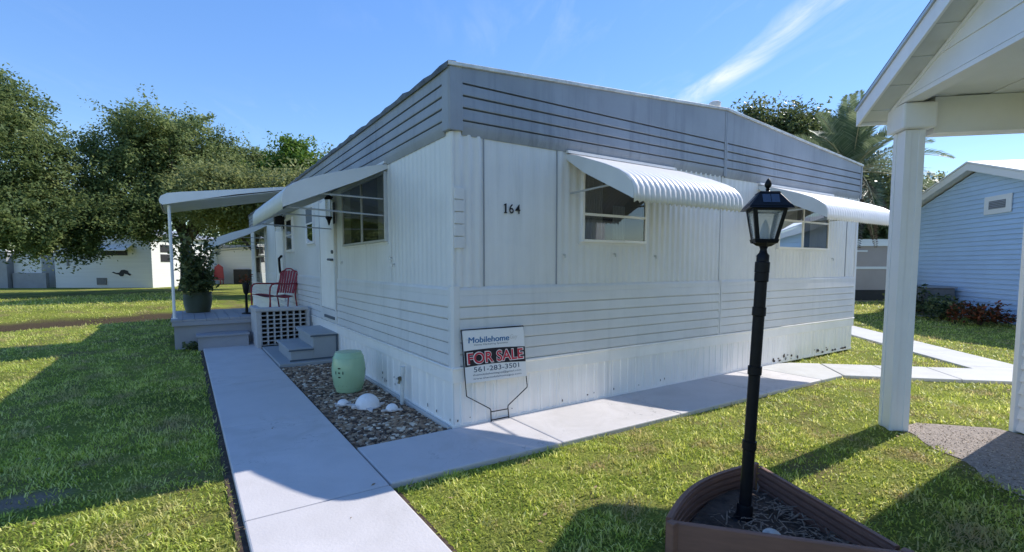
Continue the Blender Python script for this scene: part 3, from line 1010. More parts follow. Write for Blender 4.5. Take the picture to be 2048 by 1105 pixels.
# awnings: fluted top, flat side wedges, support arms
def awning(T, u0, u1, zw, proj_, zo, drop, pitch, amp, parent, top_m='white_metal', side_m='awning_side', arms=True, diag=False):
    prof = [(0.0, zw), (0.18 * proj_, zw - 0.12 * (zw - zo)), (0.6 * proj_, zw - 0.50 * (zw - zo)), (0.80 * proj_, zw - 0.72 * (zw - zo)), (0.90 * proj_, zw - 0.88 * (zw - zo)), (0.965 * proj_, zo - 0.015),
            (0.993 * proj_, zo - 0.07), (proj_, zo - 0.13), (proj_, zo - drop)]
    n = int(round((u1 - u0) / pitch))
    us = np.linspace(u0, u1, n * 8 + 1)
    wv = np.abs(np.sin(np.pi * (us - u0) / ((u1 - u0) / n)))
    rows = []
    for i, (d, z) in enumerate(prof):
        a = Vector(prof[min(i + 1, len(prof) - 1)]) - Vector(prof[max(i - 1, 0)])
        nx, nz = -a[1], a[0]
        l = math.hypot(nx, nz)
        nx, nz = nx / l, nz / l
        sc = amp * (0.3, 0.35, 0.4, 0.6, 1, 1, 1, 1, 1)[i]
        rows.append([(u, d + nx * sc * w, z + nz * sc * w - (0.018 * (w - 1) * -1 if i == len(prof) - 1 else 0)) for u, w in zip(us, wv)])
    aw = MB(T).grid(rows).build('awning', top_m, parent, smooth=50)
    md = aw.modifiers.new('thickness', 'SOLIDIFY')
    md.thickness = 0.004
    md.offset = -1
    for u in (u0 - 0.006, u1 + 0.001):
        mb = MB(T)
        mb.prism([(u, d, z - 0.004) for d, z in prof[:-1]] + [(u, proj_ - 0.004, zo - drop + 0.02)] + [(u, 0.30 * proj_, zw - 0.36 * (zw - zo) - 0.10), (u, 0.0, zw - 0.055)], (0.005, 0, 0))
        mb.build('side_panel', side_m, aw)
    MB(T).box((u0 - 0.01, 0.05, zw + 0.000), (u1 + 0.01, 0.003, zw + 0.03)).build('wall_flange', top_m, aw)
    if arms:
        for u in (u0 + 0.05, u1 - 0.05):
            mb = MB(T)
            mb.box((u - 0.010, 0.02, zw - 0.42), (u + 0.010, proj_ * 0.62, zw - 0.40)) if False else None
            mb.tube([(u, 0.02, zw - 0.42), (u, proj_ * 0.72, zw - 0.405)], 0.011, 6)
            mb.build('support_arm', 'aluminium', aw)
            if not diag:
                continue
            mb = MB(T)
            mb.tube([(u, 0.02, zw - 0.62), (u, proj_ * 0.96, zo - drop + 0.03)], 0.010, 6)
            mb.build('support_arm', 'aluminium', aw)
        MB(T).tube([(u0 + 0.01, proj_ * 0.955, zo - drop + 0.035), (u1 - 0.01, proj_ * 0.955, zo - drop + 0.035)], 0.011, 6).build('front_bar', 'dark_bar', aw)
    return aw


awning(TF, 1.37, 3.10, 2.80, 0.98, 2.40, 0.20, 0.075, 0.013, home)
awning(TF, 5.04, 7.30, 2.79, 0.98, 2.42, 0.20, 0.070, 0.006, home)
awning(TL, 1.71, 4.45, 2.83, 1.19, 2.46, 0.24, 0.080, 0.005, home, top_m='awning_side', diag=True)
awning(TL, 12.2, 15.3, 2.84, 1.56, 2.26, 0.22, 0.080, 0.005, home, top_m='awning_side', diag=True)
MB(TL).box((4.46, 0.05, 2.95), (4.60, 0.20, 3.10)).build('bracket', 'awning_side', home) if False else None

# wall lights
sc = thing('wall_light', 'dark metal wall light beside the white door with two handles', 'wall light', (-0.05, 4.14, 2.3))
mb = MB(TL)
mb.box((4.09, 0.047, 2.28), (4.17, 0.06, 2.62))
mb.build('back_plate', 'black_paint', sc)
mb = MB(TL)
mb.lathe([(0.0, 0), (0.06, 0.0), (0.065, 0.02), (0.03, 0.06), (0, 0.08)], (4.13, 0.13, 2.66), 12)
mb.tube([(4.13, 0.06, 2.70), (4.13, 0.13, 2.72)], 0.012, 6)
mb.build('hood', 'black_paint', sc, smooth=True)
MB(TL).lathe([(0.045, 0.0), (0.05, 0.26)], (4.13, 0.13, 2.395), 12).build('glass', 'lantern_glass', sc, smooth=True)
MB(TL).lathe([(0.01, -0.12), (0.03, -0.04), (0.055, 0.0), (0.05, 0.02), (0.0, 0.022)], (4.13, 0.13, 2.37), 12).build('base', 'black_paint', sc, smooth=True)
sc = thing('wall_lantern', 'black wall lantern above the red chair, beside the second door', 'wall light', (-0.05, 9.06, 2.45))
MB(TL).box((9.00, 0.020, 2.50), (9.14, 0.045, 2.80)).build('back_plate', 'black_paint', sc)
mb = MB(TL).box((8.98, 0.06, 2.55), (9.16, 0.24, 2.82))
mb.build('housing', 'black_paint', sc, bevel=0.02)
MB(TL).box((9.0, 0.08, 2.44), (9.14, 0.22, 2.548)).build('glass', 'lantern_glass', sc)
MB(TL).tube([(9.07, 0.045, 2.84), (9.07, 0.15, 2.90), (9.07, 0.15, 2.821)], 0.012, 6).build('bracket', 'black_paint', sc)

# ------------------------------------------------------------------ porch
deck = thing('porch_deck', 'blue grey painted porch deck with one low step under the canopy', 'porch', (-1.15, 8.2, 0))
MB().box((-2.31, 7.16, 0.0), (-0.03, 9.35, 0.535)).build('deck_base', 'deck_paint', deck)
xw = (2.34) / 12
for k in range(12):
    MB().box((-2.36 + k * xw + 0.003, 7.10, 0.537), (-2.36 + (k + 1) * xw - 0.003, 9.40, 0.575)).build('deck_board', 'deck_paint', deck)
MB().box((-1.94, 6.72, 0.0), (-1.10, 7.158, 0.255)).build('step_riser', 'deck_paint', deck)
MB().box((-1.97, 6.68, 0.257), (-1.08, 7.157, 0.295)).build('step_tread', 'deck_paint', deck, bevel=0.006)
MB().box((-2.34, 7.10, 0.45), (-0.05, 7.157, 0.534)).build('deck_edge', 'deck_paint', deck, bevel=0.006)

can = thing('porch_canopy', 'white sheet metal porch canopy on one thin white post', 'canopy', (-2.3, 7.45, 0.575))
prof = [(-0.055, 3.28), (-1.2, 3.12), (-2.1, 3.0), (-2.32, 2.96), (-2.42, 2.90), (-2.45, 2.83), (-2.44, 2.77)]
for k in range(5):
    y0 = 7.30 + k * 0.39
    rows = [[(x, y, z + (0.012 if 0 < j < 3 else 0)) for j, y in enumerate((y0, y0 + 0.012, y0 + 0.376, y0 + 0.388))] for x, z in prof]
    o = MB().grid(rows).build('roof_panel', 'white_metal', can, smooth=30)
    md = o.modifiers.new('thickness', 'SOLIDIFY')
    md.thickness = 0.01
    md.offset = -1
mb = MB().prism([(x, 7.28, z + 0.012) for x, z in prof] + [(-2.40, 7.28, 2.75), (-1.2, 7.28, 3.03), (-0.055, 7.28, 3.24)], (0, 0.018, 0))
mb.build('side_fascia', 'white_metal', can)
mb = MB().prism([(x, 9.252, z + 0.012) for x, z in prof] + [(-2.40, 9.252, 2.75), (-1.2, 9.252, 3.03), (-0.055, 9.252, 3.24)], (0, 0.018, 0))
mb.build('side_fascia', 'white_metal', can)
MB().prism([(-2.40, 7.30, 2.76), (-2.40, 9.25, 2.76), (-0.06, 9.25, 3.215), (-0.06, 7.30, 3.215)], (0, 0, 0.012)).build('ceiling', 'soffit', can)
MB().tube([(-2.30, 7.42, 0.576), (-2.30, 7.42, 2.755)], 0.027, 12).build('post', 'white_metal', can, smooth=True)
MB().box((-2.35, 7.37, 0.5755), (-2.25, 7.47, 0.585)).build('post_foot', 'white_metal', can)

# breeze block wall beside the porch
bw = thing('breeze_block_wall', 'low pierced grey block wall with rows of small openings in front of the red chair', 'block wall', (-0.57, 6.3, 0.0))
bx0, bx1, by = -1.01, -0.115, 6.18
MB().box((bx0, by, 0.0), (bx0 + 0.075, 7.095, 0.735)).build('end_wall', 'block', bw, bevel=0.006)
MB().box((bx0 - 0.02, by - 0.025, 0.737), (bx1 + 0.02, 6.34, 0.80)).build('coping', 'block', bw, bevel=0.008)
MB().box((bx0 - 0.02, 6.342, 0.737), (bx0 + 0.10, 7.095, 0.80)).build('coping', 'block', bw, bevel=0.008)
MB().box((bx0 + 0.076, by + 0.03, 0.0), (bx1, by + 0.12, 0.085)).build('footing', 'gap_dark', bw)
MB().box((bx1 + 0.001, by, 0.0), (bx1 + 0.05, by + 0.14, 0.735)).build('end_pier', 'block', bw)
nxb, nzb = 7, 8
cw = (bx1 - bx0 - 0.078) / nxb
chh = (0.735 - 0.088) / nzb
mb = MB()
e = 0.009
mb.box((0, 0, 0), (cw - 0.001, 0.13, e)).box((0, 0, chh - e), (cw - 0.001, 0.13, chh - 0.001)).box((0, 0, e), (e + 0.004, 0.13, chh - e)).box((cw - e - 0.004, 0, e), (cw - 0.001, 0.13, chh - e))
bme = mb.mesh('pierced_block', 'block')
for i in range(nxb):
    for j in range(nzb):
        link('pierced_block', bme, bw, Vector((bx0 + 0.077 + i * cw, by + 0.005, 0.087 + j * chh)) - OFF[bw.name])
MB().box((bx0 + 0.08, 6.33, 0.0), (bx1 - 0.005, 6.34, 0.73)).build('back_panel', 'gap_dark', bw)

# steps to the side door
st = thing('wooden_steps', 'two grey blue painted wooden steps up to the side door', 'steps', (-0.4, 4.75, 0.075))
Y0, Y1 = 4.22, 5.50
MB().box((-0.74, Y0 + 0.02, 0.0755), (-0.405, Y1 - 0.02, 0.235)).build('lower_box', 'step_paint', st)
MB().box((-0.403, Y0 + 0.02, 0.0755), (-0.016, Y1 - 0.02, 0.445)).build('upper_box', 'step_paint', st)
MB().box((-0.775, Y0, 0.237), (-0.404, Y1, 0.275)).build('tread', 'step_paint', st, bevel=0.006)
MB().box((-0.445, Y0, 0.447), (-0.016, Y1, 0.487)).build('tread', 'step_paint', st, bevel=0.006)
MB().box((-0.776, Y0 - 0.004, 0.238), (-0.40, Y0 - 0.001, 0.262)).build('tread_edge', 'step_edge', st)
MB().box((-0.446, Y0 - 0.004, 0.448), (-0.016, Y0 - 0.001, 0.474)).build('tread_edge', 'step_edge', st)
MB().box((-0.045, Y0 + 0.012, 0.0755), (-0.017, Y0 + 0.0195, 0.445)).build('corner_strip', 'step_edge', st)
MB().box((-0.76, Y0 + 0.006, 0.0755), (-0.017, Y0 + 0.0185, 0.10)).build('base_strip', 'step_edge', st)


# red metal chair
def red_chair():
    t = thing('metal_chair', 'red metal lawn chair with fan back and tube arms on the porch', 'chair', (-0.47, 7.62, 0.577), rot=(0, 0, R(32)), local=True)
    z0 = 0.0
    TR = lambda p: (p[0] + 0.5, p[1] - 7.56, p[2])
    for s, y in ((-1, 7.28), (1, 7.84)):
        mb = MB(TR)
        mb.tube([(-0.86, y, z0), (-0.87, y, z0 + 0.45), (-0.855, y, z0 + 0.57), (-0.81, y, z0 + 0.63), (-0.72, y, z0 + 0.645), (-0.33, y, z0 + 0.63), (-0.17, y, z0 + 0.635)], 0.016, 8)
        mb.build('arm', 'red_paint', t, smooth=True)
        mb = MB(TR)
        mb.tube([(-0.16, y, z0), (-0.22, y, z0 + 0.38), (-0.15, y, z0 + 0.66), (-0.10, y * 0.97 + 7.56 * 0.03, z0 + 0.82)], 0.015, 8)
        mb.build('leg', 'red_paint', t, smooth=True)
        MB(TR).tube([(-0.86, y, z0 + 0.02), (-0.5, y, z0 + 0.012), (-0.16, y, z0 + 0.02)], 0.014, 8).build('runner', 'red_paint', t, smooth=True)
        MB(TR).tube([(-0.44, y, z0), (-0.40, y, z0 + 0.36)], 0.013, 8).build('leg', 'red_paint', t, smooth=True)
    rows = []
    for i in range(9):
        v = i / 8
        x = -0.86 + 0.60 * v
        zz = z0 + 0.40 + 0.03 * math.cos(v * 5) - 0.03 * v
        rows.append([(x, 7.30 + 0.52 * j / 8, zz + 0.012 * math.cos((j / 8 - 0.5) * 6)) for j in range(9)])
    o = MB(TR).grid(rows).build('seat', 'red_paint', t, smooth=True)
    o.modifiers.new('thickness', 'SOLIDIFY').thickness = 0.012
    # fan back: ribs between a shaped rim
    c = 7.56
    hs = [0.25, 0.275, 0.285, 0.28, 0.25, 0.19, 0.09]
    rim = []
    for i in range(13):
        an = -math.pi / 2 + math.pi * i / 12
        yy = c + 0.285 * math.sin(an)
        top = 0.80 + 0.13 * math.cos(an) ** 0.7 + (0.03 if abs(i - 6) < 2 else 0)
        rim.append((-0.10 - 0.02 * math.cos(an), yy, z0 + top))
    pth = [(-0.24, c - 0.25, z0 + 0.42)] + rim + [(-0.24, c + 0.25, z0 + 0.42)]
    bk = MB(TR).tube(pth, 0.016, 8).build('backrest', 'red_paint', t, smooth=True)
    for i in range(7):
        yb = c - 0.21 + 0.42 * i / 6
        yt = c - 0.25 + 0.50 * i / 6
        an = math.asin(max(-1, min(1, (yt - c) / 0.285)))
        tz = 0.80 + 0.13 * math.cos(an) ** 0.7
        mb = MB(TR)
        mb.prism([(-0.24, yb - 0.026, z0 + 0.42), (-0.24, yb + 0.026, z0 + 0.42), (-0.115, yt + 0.034, z0 + tz - 0.01), (-0.115, yt - 0.034, z0 + tz - 0.01)], (0.006, 0, 0.001))
        mb.build('back_slat', 'red_paint', bk)


red_chair()

# dark stand with red flowers at the far side of the chair
t = thing('plant_stand', 'slim black plant stand with a few red blooms left of the red chair', 'plant stand', (-1.02, 7.75, 0.576))
MB().lathe([(0.10, 0), (0.10, 0.02), (0.03, 0.04), (0.022, 0.4), (0.05, 0.46), (0.07, 0.62), (0.055, 0.66), (0.0, 0.66)], (-1.02, 7.75, 0.576), 14).build('stand', 'black_paint', t, smooth=True)


def leaf_quads(c, n, sig, size, up=0.35, flat=None):
    """n leaves round point(s) c: rhombic quads in random attitudes"""
    c = np.asarray(c, dtype=float)
    nrm = rng.normal(size=(n, 3))
    nrm[:, 2] = np.abs(nrm[:, 2]) + up
    nrm /= np.linalg.norm(nrm, axis=1)[:, None]
    t = rng.normal(size=(n, 3))
    t -= nrm * (t * nrm).sum(1)[:, None]
    t /= np.linalg.norm(t, axis=1)[:, None]
    b = np.cross(nrm, t)
    p = c + np.clip(rng.normal(size=(n, 3)), -1.5, 1.5) * sig
    s = size * (0.6 + 0.8 * rng.random(n))[:, None]
    q = np.stack([p - t * s, p + b * s * 0.48 + nrm * s * 0.08, p + t * s, p - b * s * 0.48 + nrm * s * 0.08], 1)
    return q


q = leaf_quads((-1.02, 7.75, 1.30), 60, np.array([0.07, 0.07, 0.07]), 0.035)
o = link('blooms', fast_mesh('blooms', q - np.array(OFF[t.name]), 4, 'flower', rng.random(60)), t)
o['kind'] = 'stuff'

# potted plant on the porch
pp = thing('potted_plant', 'tall leafy shrub in a ribbed green pot on the porch deck', 'potted plant', (-1.88, 8.80, 0.577))
prof = []
for i in range(33):
    v = i / 32
    prof.append((0.255 + 0.055 * math.sin(v * 2.2) + (0.007 if i % 2 else 0), 0.47 * v))
prof += [(0.318, 0.475), (0.322, 0.50), (0.29, 0.50), (0.28, 0.45), (0.0, 0.44)]
MB().lathe([(0, 0)] + prof, (-1.88, 8.80, 0.577), 28).build('pot', 'pot', pp, smooth=True)
qs, rs = [], []
for k in range(13):
    an = random.random() * 6.28
    l = 0.5 + 0.95 * random.random()
    sp_r = 0.18 + 0.42 * random.random()
    p0 = Vector((-1.88 + 0.1 * math.cos(an), 8.80 + 0.1 * math.sin(an), 1.02))
    p2 = Vector((-1.88 + sp_r * math.cos(an), 8.80 + sp_r * math.sin(an), 1.05 + l))
    p1 = (p0 + p2) / 2 + Vector((0, 0, 0.12))
    MB().tube([p0, p1, p2], [0.012, 0.009, 0.004], 6).build('stem', 'plant_stem', pp)
    for i in range(12):
        v = 0.1 + 0.9 * i / 11
        c = p0 * (1 - v) ** 2 + p1 * 2 * v * (1 - v) + p2 * v * v
        qs.append(leaf_quads(c, 10, 0.10, 0.068, up=0.2))
for k in range(40):
    an = random.random() * 6.28
    r = 0.40 * math.sqrt(random.random())
    qs.append(leaf_quads((-1.88 + r * math.cos(an), 8.80 + r * math.sin(an), 1.14 + 0.45 * random.random()), 9, 0.07, 0.07, up=0.2))
q = np.concatenate(qs)
link('foliage', fast_mesh('foliage', q - np.array(OFF[pp.name]), 4, 'dark_leaf', rng.random(len(q)) ** 1.3), pp)
pp.scale = (0.88, 0.88, 0.88)
wd = thing('weed_plant', 'small green weed growing at the left foot of the porch step', 'weed', (-2.02, 6.95, 0))
q = leaf_quads((-2.02, 6.95, 0.07), 160, np.array([0.10, 0.08, 0.05]), 0.04)
link('foliage', fast_mesh('foliage', q - np.array(OFF[wd.name]), 4, 'dark_leaf', rng.random(len(q))), wd)

# ------------------------------------------------------------------ rock bed
bed = thing('rock_bed', 'bed of brown and grey river stones between the path and the home', None, (0, 0, 0), kind='structure')
MB().box((PATH_R + 0.015, 0.0, -0.02), (-0.002, 4.098, 0.012)).build('bed_soil', 'soil', bed)
MB().box((-0.055, 0.02, 0.012), (-0.016, 4.09, 0.055)).build('edge_strip', 'concrete_raw', bed, bevel=0.008)
ico_v = []
import bmesh as _bm
variants = []
for k in range(8):
    bm = _bm.new()
    _bm.ops.create_cube(bm, size=2.0)
    _bm.ops.subdivide_edges(bm, edges=bm.edges[:], cuts=1, use_grid_fill=True)
    sx, sy, sz = 1.0 + 0.5 * random.random(), 0.75 + 0.3 * random.random(), 0.5 + 0.25 * random.random()
    for v in bm.verts:
        d = v.co.normalized()
        r = 1.0 + 0.16 * random.uniform(-1, 1)
        v.co = Vector((d.x * r * sx, d.y * r * sy, d.z * r * sz))
    me = bpy.data.meshes.new('stone')
    bm.to_mesh(me)
    bm.free()
    me.polygons.foreach_set('use_smooth', [True] * len(me.polygons))
    variants.append(me)
stone_meshes = []
for me in variants:
    row = []
    for j in range(6):
        m2 = me.copy()
        m2.materials.append(MATS['stone%d' % j])
        row.append(m2)
    stone_meshes.append(row)
pts = []
for k in range(14000):
    x = random.uniform(-0.915, -0.06)
    y = random.uniform(0.02, 4.06)
    if x > -0.30 and y < 0.35 and (x + 0.30) > (0.45 - y):
        pass
    r = 0.011 + 0.018 * random.random() ** 1.8
    if any((x - a) ** 2 + (y - b) ** 2 < (0.78 * (r + c)) ** 2 for a, b, c in pts[-700:]):
        continue
    pts.append((x, y, r))
pts.sort(key=lambda p: (p[1] - 0.6 * p[2] * 30 * 0.5))
OBJ_STONES = pts[:300]
for (x, y, r) in OBJ_STONES:
    o = link('stone', random.choice(stone_meshes)[random.choice((0, 0, 1, 1, 2, 3, 4, 5, 2))], bed, (x, y, 0.012 + r * 0.35))
    o.scale = (r, r, r)
    o.rotation_euler = (random.uniform(-0.3, 0.3), random.uniform(-0.3, 0.3), random.random() * 6.28)
# the many smaller and farther stones
vs_, fs_, mi_ = [], [], []
base = []
for me in variants:
    co = np.array([v.co for v in me.vertices])
    base.append((co, [tuple(p.vertices) for p in me.polygons]))
rest = pts[300:]
for k in range(1500):
    rest.append((random.uniform(-0.92, -0.06), random.uniform(0.015, 4.07), 0.006 + 0.010 * random.random()))
for (x, y, r) in rest:
    co, fs = random.choice(base)
    a = random.random() * 6.28
    ca, sa = math.cos(a), math.sin(a)
    n0 = len(vs_)
    w = co * r
    w = np.stack([w[:, 0] * ca - w[:, 1] * sa + x, w[:, 0] * sa + w[:, 1] * ca + y, w[:, 2] + 0.012 + r * 0.3], 1)
    vs_ += [tuple(p) for p in w]
    mm = random.choice((0, 0, 1, 1, 2, 3, 4, 5, 2))
    for f in fs:
        fs_.append(tuple(i + n0 for i in f))
        mi_.append(mm)
me = bpy.data.meshes.new('small_stones')
me.from_pydata(vs_, [], fs_)
for j in range(6):
    me.materials.append(MATS['stone%d' % j])
me.polygons.foreach_set('material_index', mi_)
me.polygons.foreach_set('use_smooth', [True] * len(mi_))
o = link('small_stones', me, bed)
o['kind'] = 'stuff'

# green garden stool
gs = thing('garden_stool', 'pale green glazed barrel garden stool standing on the stones', 'garden stool', (-0.43, 2.06, 0.03))
prof = [(0, 0), (0.150, 0.0), (0.160, 0.012), (0.163, 0.05), (0.172, 0.055), (0.186, 0.12), (0.200, 0.20), (0.205, 0.27), (0.200, 0.34), (0.186, 0.42), (0.176, 0.455), (0.168, 0.462), (0.164, 0.485), (0.155, 0.498), (0.12, 0.503), (0, 0.505)]
MB().lathe(prof, (-0.43, 2.06, 0.03), 40).build('body', 'stool', gs, smooth=True)


def stool_pt(an, z, lift=0.003):
    r = np.interp(z, [p[1] for p in prof], [p[0] for p in prof]) + lift
    return (-0.43 + r * math.cos(an), 2.06 + r * math.sin(an), 0.03 + z)


for ctr in (R(222), R(102), R(342)):
    for (da, dz, ra, rz) in ((0, 0, 0.055, 0.012), (0, 0.055, 0.10, 0.008), (0, -0.055, 0.10, 0.008), (-0.24, 0, 0.03, 0.022), (0.24, 0, 0.03, 0.022)):
        ring = [stool_pt(ctr + da + ra * math.cos(k * 0.5236), 0.265 + dz + rz * math.sin(k * 0.5236)) for k in range(12)]
        MB().add(ring, [tuple(range(12))]).build('cutout', 'stool_dark', gs)
for zb in (0.095, 0.43):
    for k in range(22):
        an = 2 * math.pi * k / 22
        p = Vector(stool_pt(an, zb, 0.0))
        mb = MB().lathe([(0, -0.006), (0.006, -0.004), (0.008, 0), (0.006, 0.004), (0, 0.006)], p, 6)
        if k == 0:
            gm = mb.mesh('stud', 'stool', p, True)
        link('stud', gm, gs, p - OFF[gs.name])


# turtle ornaments
def turtle(name, label, x, y, r, h, rot, flat=1.0):
    t = thing(name, label, 'turtle ornament', (x, y, 0.035), rot=(0, 0, rot), local=True, group='white turtle ornaments in the rock bed')
    prof = [(r * math.cos(a), h * math.sin(a)) for a in np.linspace(0, math.pi / 2, 9)]
    MB().lathe([(r, -0.012)] + prof, (0, 0, 0.012), 28).build('shell', 'turtle', t, smooth=True)
    rows = []
    mb = MB()
    rim = [(r * 1.10 * math.cos(a), r * 1.10 * math.sin(a), 0.004) for a in np.linspace(0, 2 * math.pi, 25)[:-1]]
    mb.prism(rim, (0, 0, 0.010))
    mb.build('rim', 'turtle_flipper', t)
    for sx, sy, l, ang in ((0.55, 0.8, 0.95, 20), (0.55, -0.8, 0.95, -20), (-0.8, 0.6, 0.55, 140), (-0.8, -0.6, 0.55, -140)):
        a = R(ang + 50 * (1 if sy > 0 else -1))
        c = Vector((sx * r, sy * r, 0.008))
        d = Vector((math.cos(a), math.sin(a), 0))
        n = Vector((-d.y, d.x, 0))
        pl = [c + d * (l * r * u_) + n * (w_2 * r) for u_, w_2 in ((-0.2, 0.2), (0.4, 0.26), (0.9, 0.12), (1.05, 0.0), (0.85, -0.10), (0.4, -0.12), (-0.2, -0.18))]
        MB().prism(pl, (0, 0, 0.016)).build('flipper', 'turtle_flipper', t)
    MB().lathe([(0, -0.9), (0.5, -0.7), (0.85, -0.2), (0.9, 0.2), (0.6, 0.7), (0, 0.85)], (0, 0, 0), 10)
    hd = MB()
    hd.lathe([(r * 0.05, -r * 0.20), (r * 0.2, -r * 0.1), (r * 0.22, r * 0.02), (r * 0.14, r * 0.15), (0, r * 0.2)], (r * 1.30, 0, r * 0.26), 10)
    hd.build('head', 'turtle_flipper', t, smooth=True)
    return t


turtle('turtle_ornament', 'large white domed turtle ornament lying on the stones', -0.465, 1.20, 0.135, 0.135, R(200))
turtle('turtle_ornament', 'small white turtle ornament left of the large dome, nearer the path', -0.675, 1.42, 0.062, 0.055, R(150))
turtle('turtle_ornament', 'small white turtle ornament right of the large dome, near the tap', -0.285, 0.92, 0.066, 0.062, R(250))

# garden tap
gt = thing('garden_tap', 'white standpipe with a garden tap beside the skirting', 'garden tap', (-0.09, 1.13, 0.0))
MB().tube([(-0.09, 1.13, 0.0), (-0.085, 1.11, 0.44)], 0.024, 12).build('pipe', 'pvc', gt, smooth=True)
MB().tube([(-0.085, 1.11, 0.37), (-0.085, 1.11, 0.46)], 0.031, 12).build('collar', 'pvc', gt, smooth=True)
MB().tube([(-0.09, 1.12, 0.31), (-0.125, 1.10, 0.31), (-0.14, 1.095, 0.27)], 0.014, 8).build('spout', 'brass', gt, smooth=True)
MB().tube([(-0.12, 1.103, 0.32), (-0.13, 1.10, 0.345)], 0.02, 8).build('handle', 'brass', gt, smooth=True)
MB().tube([(-0.09, 1.13, 0.28), (-0.09, 1.30, 0.285), (-0.03, 1.31, 0.285)], 0.007, 6).build('stay_wire', 'aluminium', gt)

# ------------------------------------------------------------------ for sale sign
YS = -0.055
sg = thing('sale_sign', 'white FOR SALE yard sign in black wire frame at the corner of the home', 'sign', (0.5, YS, 0.045))
TS = lambda p: (p[0], YS - p[1], p[2])
UL, UR, LR, LL = np.array([0.069, 0.983]), np.array([0.771, 0.974]), np.array([0.812, 0.459]), np.array([0.105, 0.471])


def sp2(u, v, n=0.0):
    """u 0..1 to the right, v 0..1 downward on the panel"""
    p = (UL * (1 - u) + UR * u) * (1 - v) + (LL * (1 - u) + LR * u) * v
    return (p[0], n, p[1])


pan = MB(TS).prism([sp2(0, 0), sp2(1, 0), sp2(1, 1), sp2(0, 1)], (0, 0.006, 0)).build('panel', 'sign_white', sg)
# band with a gently waved edge
top = [(i / 12, 0.385 - 0.020 * math.sin(i / 12 * math.pi * 1.1)) for i in range(13)]
bot = [(i / 12, 0.690 - 0.022 * math.sin(i / 12 * math.pi * 1.1)) for i in range(13)][::-1]
MB(TS).add([sp2(u, v, 0.0075) for u, v in top + bot], [tuple(range(26))]).build('band', 'sign_black', pan)


def sign_text(body, u0, u1, v0, v1, m, lift, bold=0.0, name='lettering', shear=0.0, arc=0.0):
    co, fs = text_mesh(body, 1, 1, 'lettering', m, embolden=bold, shear=shear)
    mb = MB(TS)
    mb.add([sp2(u0 + (u1 - u0) * c[0], v1 - (v1 - v0) * c[1] + arc * c[0], lift) for c in co], fs)
    return mb.build(name, m, pan)


sign_text('the', 0.035, 0.075, 0.155, 0.185, 'sign_pale', 0.0075)
sign_text('Mobilehome', 0.075, 0.735, 0.130, 0.240, 'sign_blue', 0.0075, shear=0.1)
sign_text('Mobilehome', 0.081, 0.741, 0.133, 0.243, 'sign_blue', 0.0078, shear=0.1)
sign_text('Guy', 0.755, 0.885, 0.130, 0.245, 'sign_pale', 0.0075, shear=0.35)
sign_text('Home Marketing Specialist', 0.16, 0.715, 0.265, 0.305, 'sign_navy', 0.0075, shear=0.1)
sign_text('FOR SALE', 0.035, 0.975, 0.415, 0.655, 'sign_white', 0.0085, bold=0.05, arc=-0.012)
sign_text('FOR SALE', 0.050, 0.960, 0.430, 0.640, 'sign_red', 0.0095, bold=0.018, arc=-0.012)
sign_text('561-283-3501', 0.13, 0.88, 0.705, 0.800, 'sign_navy', 0.0075, bold=0.004)
sign_text('themobilehomeguy@gmail.com', 0.11, 0.91, 0.835, 0.885, 'sign_navy', 0.0075)
sign_text('www.themobilehomeguy.com', 0.11, 0.91, 0.910, 0.955, 'sign_navy', 0.0075)
wl = [(0.061, 0.0, 0.990), (0.114, 0.0, 0.344), (0.375, 0.0, 0.182), (0.386, 0.0, 0.165), (0.390, 0.0, 0.046)]
wr = [(0.776, 0.0, 0.983), (0.792, 0.0, 0.631), (0.829, 0.0, 0.352), (0.825, 0.0, 0.335), (0.592, 0.0, 0.180), (0.589, 0.0, 0.160), (0.601, 0.0, 0.046)]
MB(TS).tube([(p[0], -0.006, p[2]) for p in wl[::-1]] + [(p[0], -0.006, p[2]) for p in wr], 0.0052, 8).build('wire_frame', 'black_paint', sg, smooth=True)
for (xa, za, xb, zb) in ((0.388, 0.147, 0.588, 0.145), (0.390, 0.062, 0.600, 0.062)):
    MB(TS).tube([(xa, -0.006, za), (xb, -0.006, zb)], 0.0055, 8).build('cross_bar', 'black_paint', sg)

# ------------------------------------------------------------------ planter with lamp post
pl = thing('planter', 'brown grooved plastic planter edging in a wedge shape round the lamp post', 'planter', (0.6, -2.7, 0))
PT = 0.225
BK = np.array([1.12, -2.34])
LF = np.array([0.06, -2.53])
RT = np.array([0.73, -3.32])


